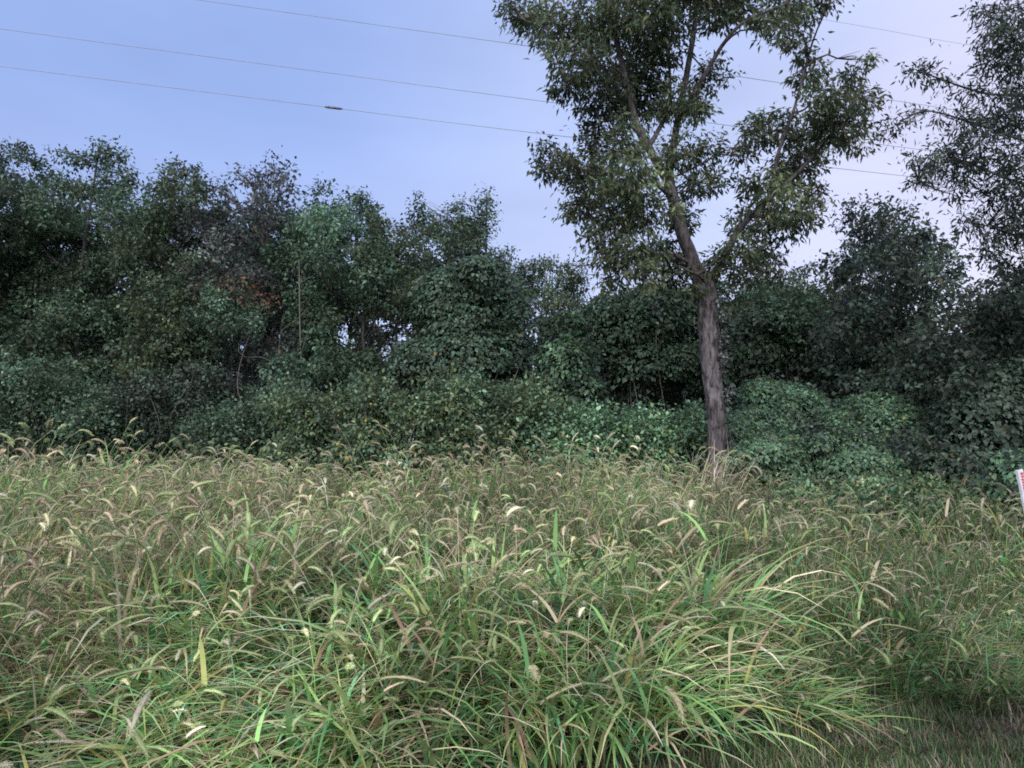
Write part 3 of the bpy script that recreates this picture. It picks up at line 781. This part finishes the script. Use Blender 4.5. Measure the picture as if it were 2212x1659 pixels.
# ------------------------------------------------------------------ grass
def blade(rng, base, h, w, lean, az, curl, col, tipcol, seg=7, twist=0.5):
    """strip blade: starts upright and bends over"""
    t = np.linspace(0, 1, seg + 1)
    th = lean + curl * t ** 1.5                     # angle off vertical
    ds = h / seg
    r = np.concatenate([[0], np.cumsum(np.sin(th[:-1]) * ds)])
    z = np.concatenate([[0], np.cumsum(np.cos(th[:-1]) * ds)])
    ca, sa = math.cos(az), math.sin(az)
    P = np.stack([base[0] + r * ca, base[1] + r * sa, base[2] + z], -1)
    ww = w * np.clip(1.15 * np.sin(np.clip(0.25 + 0.75 * (1 - t), 0, 1) * math.pi * 0.62) * (1 - t ** 4), 0.04, 1) * 0.5
    tw = az + math.pi / 2 + twist * t * rng.uniform(-1, 1)
    S = np.stack([np.cos(tw), np.sin(tw), 0.25 * np.sin(t * 3 + rng.uniform(0, 6))], -1)
    V = np.empty(((seg + 1) * 2, 3)); V[0::2] = P - S * ww[:, None]; V[1::2] = P + S * ww[:, None]
    i = np.arange(seg) * 2
    F = np.stack([i, i + 1, i + 3, i + 2], -1)
    k = np.clip((t - 0.55) / 0.45, 0, 1)[:, None]
    c = np.repeat(np.asarray(col)[None] * (1 - k) + np.asarray(tipcol)[None] * k, 2, axis=0)
    return V, F, c


def foxtail_path(rng, base, h, az, lean, head, nod):
    """stem then nodding head; returns stem points and head points"""
    n = 12
    t = np.linspace(0, 1, n)
    th = lean + nod * 0.45 * t ** 4
    ds = h / (n - 1)
    r = np.concatenate([[0], np.cumsum(np.sin(th[:-1]) * ds)]); z = np.concatenate([[0], np.cumsum(np.cos(th[:-1]) * ds)])
    m = 9
    u = np.linspace(0, 1, m)
    th2 = th[-1] + nod * 0.55 * u ** 0.8
    dh = head / (m - 1)
    r2 = r[-1] + np.concatenate([[0], np.cumsum(np.sin(th2[:-1]) * dh)]); z2 = z[-1] + np.concatenate([[0], np.cumsum(np.cos(th2[:-1]) * dh)])
    ca, sa = math.cos(az), math.sin(az)
    f = lambda r, z: np.stack([base[0] + r * ca, base[1] + r * sa, base[2] + z], -1)
    return f(r, z), f(r2, z2)


def head_geo(rng, P, rad, nb, col, acc):
    u = np.linspace(0, 1, len(P))
    prof = rad * np.clip(np.sin(np.clip(u * 0.9 + 0.1, 0, 1) * math.pi) ** 0.45, 0.15, 1)
    V, F = tube(P, prof * 0.58, 6, 0.14, rng)
    acc.add(V, F, np.asarray(col) * rng.uniform(0.8, 1.0))
    # bristles: slim quads standing off the spike
    T = norm(np.gradient(P, axis=0))
    ii = rng.integers(0, len(P) - 1, nb); ff = rng.random(nb)[:, None]
    b = P[ii] * (1 - ff) + P[ii + 1] * ff
    d = norm(np.cross(T[ii], rng.standard_normal((nb, 3))))
    tip = b + d * (prof[ii] * 1.25)[:, None] + T[ii] * rad * rng.uniform(0.3, 1.4, (nb, 1))
    s = norm(np.cross(d, T[ii])) * 0.0011
    V = np.stack([b - s, b + s, tip + s * .4, tip - s * .4], 1).reshape(-1, 3)
    F = np.arange(nb * 4).reshape(-1, 4)
    acc.add(V, F, np.repeat(np.asarray(col)[None] * np.exp(0.15 * rng.standard_normal((nb, 1))) * 1.15, 4, axis=0))


GREEN = [(0.135, 0.248, 0.078), (0.100, 0.222, 0.078), (0.185, 0.282, 0.094), (0.102, 0.238, 0.115), (0.225, 0.288, 0.115)]
TAN = [(0.42, 0.36, 0.23), (0.36, 0.30, 0.20), (0.49, 0.44, 0.33), (0.33, 0.25, 0.16)]
RED = [(0.25, 0.16, 0.10), (0.33, 0.21, 0.16), (0.23, 0.15, 0.09)]
YEL = [(0.31, 0.29, 0.09), (0.27, 0.28, 0.09)]
SEED = [(0.31, 0.35, 0.17), (0.38, 0.36, 0.21), (0.25, 0.30, 0.14), (0.38, 0.31, 0.21), (0.42, 0.40, 0.28)]
pk = lambda rng, L: np.array(L[rng.integers(0, len(L))])


def pick_col(rng, kind):
    """kind: shares of (green, yellow, tan, red)"""
    q = rng.random(); g, y, t = kind
    if q < g: c = pk(rng, GREEN)
    elif q < g + y: c = pk(rng, YEL)
    elif q < g + y + t: c = pk(rng, TAN)
    else: c = pk(rng, RED)
    c = c * math.exp(0.16 * rng.standard_normal())
    tip = c if rng.random() < 0.6 else (pk(rng, TAN) if rng.random() < 0.7 else pk(rng, RED))
    return c, tip


def disc(rng, r):
    a, q = rng.uniform(0, 6.283), r * math.sqrt(rng.random())
    return np.array([q * math.cos(a), q * math.sin(a), 0.0])


def clump(seed, nb, nh, shares, hr, wr, curl, headlen, spread=0.32, lowleaf=0, darken=1.0, tufts=7):
    """a patch of blades in tufts; every tuft has its own tone and lean"""
    rng = np.random.default_rng(seed)
    acc = Acc()
    tc_ = [disc(rng, spread) for _ in range(tufts)]
    taz = rng.normal(0, 0.8, tufts); tsh = rng.random(tufts)
    for i in range(nb):
        t = rng.integers(0, tufts)
        b = tc_[t] + np.array([rng.normal(0, 0.055), rng.normal(0, 0.055), 0]) if rng.random() < 0.75 else disc(rng, spread)
        c, tc = pick_col(rng, shares)
        k = 0.8 + 0.45 * tsh[t]
        az = taz[t] + rng.normal(0, 0.9)
        V, F, cc = blade(rng, b, rng.uniform(*hr), rng.uniform(*wr), rng.uniform(0.02, 0.4), az, rng.uniform(*curl), c * darken * k, tc * darken * k)
        acc.add(V, F, cc)
    for _ in range(lowleaf):      # broad little weed leaves on the lower storey
        b = disc(rng, spread * 1.1) + np.array([0, 0, rng.uniform(0.05, 0.62) * hr[1]])
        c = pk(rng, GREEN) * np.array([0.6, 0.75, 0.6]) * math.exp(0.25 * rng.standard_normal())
        V, F, cc = blade(rng, b, rng.uniform(0.05, 0.11), rng.uniform(0.012, 0.026), rng.uniform(0.6, 1.5), rng.uniform(0, 6.283), 0.5, c * darken, c * darken, seg=3)
        acc.add(V, F, cc)
    for _ in range(nh):
        t = rng.integers(0, tufts)
        b = tc_[t] + np.array([rng.normal(0, 0.06), rng.normal(0, 0.06), 0]) if rng.random() < 0.6 else disc(rng, spread)
        S, H = foxtail_path(rng, b, rng.uniform(hr[1] * 0.70, hr[1] * 1.08), taz[t] + rng.normal(0, 1.2), rng.uniform(0.0, 0.3), rng.uniform(*headlen) * rng.uniform(0.55, 1.0), rng.uniform(1.0, 3.3))
        sc_ = pk(rng, GREEN) * 1.15 if rng.random() < 0.6 else pk(rng, TAN)
        V, F = tube(S, np.linspace(0.0026, 0.0016, len(S)), 3)
        acc.add(V, F, sc_ * darken)
        head_geo(rng, H, rng.uniform(0.0115, 0.0165), 90, pk(rng, SEED) * math.exp(0.15 * rng.standard_normal()) * darken, acc)
        m = S[rng.integers(4, 9)]
        c, tc = pick_col(rng, shares)
        V, F, cc = blade(rng, m, rng.uniform(0.2, 0.4), rng.uniform(*wr) * .85, rng.uniform(0.3, 0.7), rng.uniform(0, 6.283), rng.uniform(0.6, 1.8), c * darken, tc * darken, seg=5)
        acc.add(V, F, cc)
    return acc.obj('grass_clump', M_GRASS, False)


KINDS = []            # (name, list of objects)
def kind(n, *a, **k):
    KINDS.append([clump(1000 + len(KINDS) * 50 + i, *a, **k) for i in range(n)])
    return len(KINDS) - 1

K_GREEN = kind(6, 150, 4, (0.80, 0.07, 0.09), (0.5, 1.05), (0.012, 0.025), (0.8, 2.8), (0.08, 0.17), darken=1.35)
K_MIX = kind(6, 130, 8, (0.72, 0.08, 0.16), (0.5, 1.0), (0.008, 0.016), (0.6, 2.7), (0.09, 0.16))
K_DRY = kind(4, 105, 9, (0.35, 0.08, 0.42), (0.45, 1.0), (0.007, 0.014), (0.3, 2.0), (0.09, 0.15))
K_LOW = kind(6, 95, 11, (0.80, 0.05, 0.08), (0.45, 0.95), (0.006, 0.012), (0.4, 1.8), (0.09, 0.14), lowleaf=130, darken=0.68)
K_TURF = kind(3, 130, 0, (0.80, 0.02, 0.16), (0.03, 0.11), (0.002, 0.005), (0.3, 2.2), (0, 0), spread=0.17, darken=0.42, tufts=9)
K_LAWN = kind(4, 110, 0, (0.18, 0.02, 0.70), (0.03, 0.09), (0.002, 0.004), (0.3, 2.2), (0, 0), spread=0.17, darken=np.array([0.56, 0.53, 0.62]), tufts=12)
GC = bpy.data.collections.new('grass_clump_sources')
flat, offs = [], []
for ks in KINDS:
    offs.append((len(flat), len(ks)))
    for o in ks:
        o.name = 'grass_clump_%03d' % len(flat)
        GC.objects.link(o); flat.append(o)


def front_edge(x):
    """where the tall growth meets the clipped verge"""
    return np.interp(x, [-9, -3, -1.0, -0.2, 0.7, 1.6, 3.3, 6, 12], [2.8, 2.85, 3.0, 3.3, 3.7, 4.02, 4.36, 4.9, 5.5])


def vnoise(x, y, s, seed):
    r = np.random.default_rng(seed); v = 0
    for i in range(5):
        a = r.uniform(0, 6.28); f = s * (0.7 + 0.5 * i); p = r.uniform(0, 6.28)
        v = v + np.sin((x * math.cos(a) + y * math.sin(a)) * f + p) / (1 + 0.5 * i)
    return v / 2.2


def height(x, y):
    d = y - front_edge(x)
    hl = np.interp(d, [0, 0.5, 1.5, 3.5, 6, 9], [0.62, 0.82, 0.98, 1.12, 1.24, 1.24])       # open side: tall foxtail stand
    hr_ = np.interp(d, [0, 0.35, 1.2, 2.5, 5, 9], [0.26, 0.42, 0.66, 0.88, 1.02, 1.05])     # weedy low side
    k = np.clip((x - (0.55 + 0.22 * (y - 3.5))) / 1.1, 0, 1)
    return (hl * (1 - k) + hr_ * k) * (1 + 0.10 * vnoise(x, y, 1.3, 3) + 0.10 * vnoise(x, y, 3.1, 4)) * (1 - 0.38 * np.exp(-(((x + 2.1) / 0.9) ** 2 + ((y - 3.0) / 0.8) ** 2))), k


def scatter(name, label, P, idx, rot, scl):
    me = bpy.data.meshes.new(name)
    me.vertices.add(len(P)); me.vertices.foreach_set('co', np.asarray(P, np.float32).ravel())
    for nm, tp, key, arr in (('idx', 'INT', 'value', idx.astype(np.int32)), ('rot', 'FLOAT_VECTOR', 'vector', rot.astype(np.float32)), ('scl', 'FLOAT_VECTOR', 'vector', scl.astype(np.float32))):
        a = me.attributes.new(nm, tp, 'POINT'); a.data.foreach_set(key, arr.ravel())
    me.update()
    o = bpy.data.objects.new(name, me); COL.objects.link(o)
    o['kind'], o['label'] = 'stuff', label
    ng = bpy.data.node_groups.new(name + '_scatter', 'GeometryNodeTree')
    ng.interface.new_socket('Geometry', in_out='INPUT', socket_type='NodeSocketGeometry')
    ng.interface.new_socket('Geometry', in_out='OUTPUT', socket_type='NodeSocketGeometry')
    N, L = ng.nodes, ng.links
    gi, go = N.new('NodeGroupInput'), N.new('NodeGroupOutput')
    ci = N.new('GeometryNodeCollectionInfo'); ci.inputs['Collection'].default_value = GC
    ci.inputs['Separate Children'].default_value = True; ci.inputs['Reset Children'].default_value = True
    iop = N.new('GeometryNodeInstanceOnPoints'); iop.inputs['Pick Instance'].default_value = True
    def na(nm, tp):
        a = N.new('GeometryNodeInputNamedAttribute'); a.data_type = tp; a.inputs['Name'].default_value = nm
        return a.outputs['Attribute']
    L.new(gi.outputs[0], iop.inputs['Points']); L.new(ci.outputs[0], iop.inputs['Instance'])
    L.new(na('idx', 'INT'), iop.inputs['Instance Index'])
    L.new(na('rot', 'FLOAT_VECTOR'), iop.inputs['Rotation']); L.new(na('scl', 'FLOAT_VECTOR'), iop.inputs['Scale'])
    L.new(iop.outputs[0], go.inputs[0])
    mod = o.modifiers.new('scatter', 'NODES'); mod.node_group = ng
    return o


def build_grass():
    rng = np.random.default_rng(99)
    pts = []
    y = 2.9
    while y < 13.2:
        step = np.interp(y, [3, 6, 13], [0.30, 0.31, 0.36])
        x = -(y * 0.80 + 1.2)
        while x < y * 0.80 + 1.2:
            xx, yy = x + rng.uniform(-.5, .5) * step, y + rng.uniform(-.5, .5) * step
            if yy > front_edge(xx) + rng.normal(0, 0.07) + 0.12 + 0.12 * math.sin(xx * 3.1) * math.sin(xx * 1.3 + 1) and not (yy > 11.8 and rng.random() < 0.3):
                pts.append((xx, yy))
            x += step
        y += step
    P = np.array(pts); n = len(P); x, y = P[:, 0], P[:, 1]
    h, k = height(x, y)
    d = y - front_edge(x)
    # species patches
    g = vnoise(x, y, 1.0, 21) * 0.5 + rng.normal(0, 0.25, n)
    gs = lambda cx, cy, r: np.exp(-(((x - cx) / r) ** 2 + ((y - cy) / r) ** 2))
    green = 1.6 * gs(-0.5, 3.9, 1.45) + 1.1 * gs(1.1, 4.5, 0.9) + 0.8 * gs(-1.6, 4.9, 0.7) + 0.6 * gs(0.2, 6.4, 0.9)
    dry = np.clip(-(x + 1.6) * 0.22, 0, 0.4) + 0.9 * gs(-3.3, 6.2, 1.1) + 1.0 * gs(-2.6, 3.9, 0.8) + 0.8 * gs(2.5, 5.7, 0.7) + 0.6 * gs(-1.2, 7.8, 1.2) + 0.7 * gs(2.6, 8.8, 1.2) + 0.4 * vnoise(x, y, 0.8, 33) + rng.normal(0, 0.2, n)
    kd = np.full(n, K_MIX)
    kd[dry > 0.55] = K_DRY
    kd[(green + 0.5 * g) > 0.75] = K_GREEN
    kd[rng.random(n) < 0.16] = K_GREEN
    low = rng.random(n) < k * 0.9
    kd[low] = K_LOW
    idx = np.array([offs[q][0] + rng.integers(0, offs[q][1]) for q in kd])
    s = h * np.exp(0.15 * rng.standard_normal(n))
    rot = np.stack([rng.normal(0, 0.06, n) + 0.14 * vnoise(x, y, 1.1, 51), rng.normal(0, 0.06, n) + 0.14 * vnoise(x, y, 1.1, 52), -0.7 + 1.7 * vnoise(x, y, 0.9, 53) + rng.normal(0, 0.6, n)], -1)
    # growth at the front flops out over the verge
    fl = np.clip(1 - d / 0.8, 0, 1)
    rot[:, 0] += 0.0
    wid = np.maximum(s, 0.72) * np.interp(d, [0, 1.0, 2.5, 5], [1.5, 1.35, 1.12, 1.0]) * (1 - 0.2 * k)
    scl = np.stack([wid, wid, s], -1)
    scatter('tall_grass', 'tangled tall foxtail grass and weeds filling the field', np.column_stack([x, y, np.full(n, -0.02)]), idx, rot, scl)
    print('grass clumps', n)
    # clipped verge
    pts = []
    for _ in range(2600):
        xx, yy = rng.uniform(-3, 6.5), rng.uniform(2.0, 5.6)
        if yy < front_edge(xx) + 0.25:
            pts.append((xx, yy))
    P = np.array(pts); n = len(P)
    tf = (vnoise(P[:, 0], P[:, 1], 2.0, 71) + rng.normal(0, 0.35, n) > 0.7) | (P[:, 1] > front_edge(P[:, 0]) - 0.12)
    idx = np.array([offs[K_TURF][0] + rng.integers(0, offs[K_TURF][1]) if t else offs[K_LAWN][0] + rng.integers(0, offs[K_LAWN][1]) for t in tf])
    s = rng.uniform(0.6, 1.5, n)
    scatter('verge_grass', 'short clipped brown and green grass of the verge', np.column_stack([P, np.full(n, -0.015)]), idx,
            np.stack([np.zeros(n), np.zeros(n), rng.uniform(0, 6.28, n)], -1), np.stack([s, s, s * rng.uniform(.6, 1.2, n)], -1))
build_grass()

# low leafy weeds between the grass and the thickets
def weeds(name, label, x0, x1, y0, y1, h, pal, n, seed, L=0.07, W_=0.04):
    rng = np.random.default_rng(seed)
    x, y = rng.uniform(x0, x1, n), rng.uniform(y0, y1, n)
    C = np.stack([x, y, h * rng.uniform(0.45, 0.85, n)], -1)
    Q = np.stack([np.full(n, .32), np.full(n, .32), h * 0.4 * rng.uniform(.8, 1.2, n)], -1)
    V, F, c = leaves(rng, C, Q, np.full(n, 330), L, W_, pal, 0.16, 0.2, 0.9, 0.2)
    o = mesh_from(name, V, F, M_VINE, None, c); o['kind'] = 'stuff'; o['label'] = label
weeds('leafy_weeds', 'low leafy green weeds between the field and the thickets', 3.8, 9.5, 8.2, 11.5, 0.95, 'fresh', 170, 5)
weeds('shaded_weeds', 'dark low weeds at the foot of the wood', -12, 4.0, 12.3, 15.0, 1.0, 'deep', 170, 6)

# ------------------------------------------------------------------ single foxtail stalks that stand clear of the field
def foxtail_parts(seed, h, head, nod, lean, nl, dry=False):
    rng = np.random.default_rng(seed)
    S, H = foxtail_path(rng, np.zeros(3), h, 0.0, lean, head, nod)
    a = Acc(); V, F = tube(S, np.linspace(0.0032, 0.0018, len(S)), 4)
    a.add(V, F, (pk(rng, TAN) if dry else pk(rng, GREEN) * 1.4))
    stem = a.obj('stem', M_GRASS, False)
    a = Acc(); head_geo(rng, H, rng.uniform(0.0115, 0.0155), 190, pk(rng, SEED) * (1.15 if not dry else 1.0), a)
    hd = a.obj('seed_head', M_SEED, False)
    lv = []
    for i in range(nl):
        m = S[int(rng.uniform(2, 10))]
        c, tc = pick_col(rng, (0.6, 0.12, 0.18) if not dry else (0.1, 0.2, 0.6))
        a = Acc(); V, F, cc = blade(rng, m, rng.uniform(0.22, 0.42), rng.uniform(0.010, 0.019), rng.uniform(0.3, 0.8), rng.uniform(0, 6.283), rng.uniform(0.7, 2.0), c, tc, seg=7)
        a.add(V, F, cc); lv.append(a.obj('leaf', M_GRASS, False))
    return stem, hd, lv

VAR = [foxtail_parts(4000 + i, 1.0, 0.125 + 0.013 * (i % 7), 1.7 + 0.2 * (i % 8), 0.03 + 0.05 * (i % 5), 2 + i % 3, dry=(i % 6 == 5)) for i in range(18)]


def place_foxtail(x, y, h, az, tilt, v, label, scale_xy=1.0):
    stem, hd, lv = VAR[v]
    root = empty('foxtail_stalk', (x, y, -0.02), label, 'grass stalk', 'foxtail stalks standing clear of the field')
    root.rotation_euler = (tilt * math.sin(az), -tilt * math.cos(az), az) if False else (0, tilt, az)
    root.scale = (scale_xy, scale_xy, h)
    for src in (stem, hd, *lv):
        c = src.copy(); COL.objects.link(c); c.parent = root

def build_foxtails():
    rng = np.random.default_rng(321)
    n = 0
    PLACE = {0: 'on the front fringe of the tall grass', 1: 'above the middle of the tall grass',
             2: 'outlined against the dark shrubs behind the field', 3: 'among the low weeds beside the verge'}
    def lab_for(v, p):
        bend = ('gently arching', 'nodding', 'hooked')[min(2, (v % 8) // 3)]
        return '%s %s foxtail stalk %s' % (bend, 'dry tan' if v % 6 == 5 else 'pale green', PLACE[p])
    def put(x, y, extra, lab, vv=None):
        h, k = height(np.array([x]), np.array([y]))
        hh = float(h[0]) * rng.uniform(0.98, 1.06) + extra
        hh = min(hh, 1.22 if y < 7 else 1.5)
        v = rng.integers(0, len(VAR)) if vv is None else vv
        place_foxtail(x, y, hh, rng.uniform(0, 6.283), rng.uniform(0.0, 0.22), int(v), lab_for(int(v), lab), rng.uniform(0.9, 1.15) * (1.4 if lab == 2 else 1.35))
    for _ in range(62):                                # front fringe
        x = rng.uniform(-2.4, 1.6); put(x, front_edge(x) + rng.uniform(0.0, 0.9), rng.uniform(0.0, 0.12), 0)
    for _ in range(84):                                # middle
        y = rng.uniform(4.4, 8.0); x = rng.uniform(-0.72, 0.42) * y; put(x, y, rng.uniform(0.05, 0.18), 1)
    for _ in range(92):                                # skyline of the field
        y = rng.uniform(8.2, 12.2); x = rng.uniform(-0.72, 0.52) * y; put(x, y, rng.uniform(0.04, 0.26), 2)
    for _ in range(52):
        y = rng.uniform(4.7, 7.5); x = rng.uniform(0.30, 0.74) * y; put(x, y, rng.uniform(0.02, 0.14), 3)
    for v_, (px, py, Y) in enumerate([(1620, 1500, 3.75), (1720, 1510, 3.9), (1590, 1400, 3.8), (1520, 1380, 3.7), (1690, 1280, 4.6), (1340, 1560, 3.3), (1420, 1600, 3.3)]):
        p = at(px, py, Y)
        put(p[0] - 0.1, Y, 0.15, 3 if px > 1500 else 0)
build_foxtails()

def dry_tuft():
    rng = np.random.default_rng(64)
    b = at(1515, 1100, 10.6); b[2] = 0
    root = empty('dry_grass_tuft', b, 'pale dry tuft of grass leaning across the foot of the grey trunk', 'grass tuft')
    a = Acc()
    for _ in range(70):
        c = pk(rng, TAN) * rng.uniform(0.8, 1.25)
        p = np.array([rng.normal(0, 0.2), rng.normal(0, 0.15), 0])
        V, F, cc = blade(rng, p, rng.uniform(1.2, 1.85), rng.uniform(0.010, 0.022), rng.uniform(0.02, 0.38), rng.normal(0.0, 0.5), rng.uniform(0.2, 1.3), c, c)
        a.add(V, F, cc)
    o = a.obj('dry_blades', M_GRASS, root); o['kind'] = 'stuff'
    for i in range(12):
        p = np.array([rng.normal(0, 0.25), rng.normal(0, 0.15), 0])
        S, H = foxtail_path(rng, p, rng.uniform(1.35, 1.8), rng.normal(0, 0.6), rng.uniform(0.05, 0.38), rng.uniform(0.16, 0.24), rng.uniform(1.4, 2.9))
        a = Acc(); V, F = tube(S, np.linspace(0.004, 0.0022, len(S)), 4); a.add(V, F, pk(rng, TAN)); a.obj('stem', M_GRASS, root)
        a = Acc(); head_geo(rng, H, 0.021, 190, pk(rng, SEED) * 1.2, a); a.obj('seed_head', M_SEED, root)
dry_tuft()

# ------------------------------------------------------------------ overhead wires
def wires():
    WY = 12.6
    specs = [('highest of the overhead wires, crossing clear sky above the wood', [(-300, -104), (430, 0), (1180, 105), (1640, 172), (2400, 290)], 0.9),
             ('middle overhead wire, between the highest wire and the spliced one', [(-300, 22), (0, 62), (1220, 225), (1900, 312), (2500, 385)], 0.4),
             ('lowest overhead wire, with a grey splice sleeve on it', [(-300, 105), (0, 143), (720, 233), (1180, 290), (1900, 374), (2500, 438)], 0.0),
             ('faint overhead wire beyond the tall tree crown', [(900, -100), (1800, 46), (2080, 95), (2600, 175)], 4.0)]
    for label, pts, dy in specs:
        P = resample([at(x, y, WY + dy + (x - 1106) * 0.0012) for x, y in pts], 80)
        root = empty('overhead_wire', P[40], label, 'wire', 'overhead wires')
        V, F = tube(P - P[40], np.full(80, 0.0052 if dy < 2 else 0.004), 6)
        mesh_from('conductor', V, F, M_WIRE, root, smooth=True)
        if 'splice' in label:
            a, b = at(700, 230.5, WY - 406 * .0012), at(741, 235.5, WY - 365 * .0012)
            S = resample([a, b], 14)
            rr = np.array([.005, .015, .021, .023, .023, .022, .023, .023, .022, .023, .023, .021, .015, .005])
            V, F = tube(S - P[40], rr, 10)
            mesh_from('splice_sleeve', V, F, M_SLEEVE, root, smooth=True)
wires()

# ------------------------------------------------------------------ marker post
def marker_post():
    Y = 6.9
    t0, b0 = at(2198, 1014, Y), at(2224, 1130, Y)
    d = (t0 - b0) / np.linalg.norm(t0 - b0)
    foot = b0 - d * (b0[2] / d[2])
    root = empty('marker_post', foot, 'leaning white marker post with faded red lettering down its face', 'marker post')
    Lh = np.linalg.norm(t0 - foot)
    tilt = math.atan2(d[0], d[2])
    root.rotation_euler = (0, tilt, R(8))
    w, th = 0.076, 0.012
    # a shallow channel section: face plate with two turned-back flanges, rounded top
    sec = [(-w / 2, 0.018), (-w / 2 + 0.006, -0.002), (-w / 2 + 0.012, -th / 2), (w / 2 - 0.012, -th / 2), (w / 2 - 0.006, -0.002), (w / 2, 0.018),
           (w / 2 - 0.008, 0.020), (w / 2 - 0.014, th / 2), (-w / 2 + 0.014, th / 2), (-w / 2 + 0.008, 0.020)]
    zs = [-0.15, 0.0, 0.3, 0.7, Lh - 0.02, Lh - 0.006, Lh]; sh = [1, 1, 1, 1, 1, 0.975, 0.9]
    V = np.array([(x * s, y, z) for z, s in zip(zs, sh) for x, y in sec]); k = len(sec)
    F = [(i * k + j, i * k + (j + 1) % k, (i + 1) * k + (j + 1) % k, (i + 1) * k + j) for i in range(len(zs) - 1) for j in range(k)]
    F.append(tuple((len(zs) - 1) * k + j for j in range(k)))
    mesh_from('post', V, F, M_POST, root)
    rng = np.random.default_rng(4)
    z = Lh - 0.03
    for i in range(15):           # smeared red print, too faded to read
        hh = rng.uniform(0.016, 0.026)
        x0, x1 = 0.004 - rng.uniform(.012, .019), 0.004 + rng.uniform(.012, .019)
        yy = -th / 2 - 0.0012
        pts = [(x0, yy, z), (x1, yy, z - rng.uniform(0, .004)), (x1 - rng.uniform(0, .005), yy, z - hh), (x0 + rng.uniform(0, .006), yy, z - hh + rng.uniform(-.002, .003))]
        back = [(a, yy + 0.002, c) for a, _, c in pts]
        mesh_from('red_print', np.array(pts + back), [(0, 3, 2, 1), (0, 1, 5, 4), (1, 2, 6, 5), (2, 3, 7, 6), (3, 0, 4, 7)], M_RED, root)
        z -= hh + rng.uniform(0.003, 0.008)
marker_post()

print('triangles', sum(len(p.vertices) - 2 for m in {o.data for o in SC.objects if o.type == 'MESH'} for p in m.polygons))
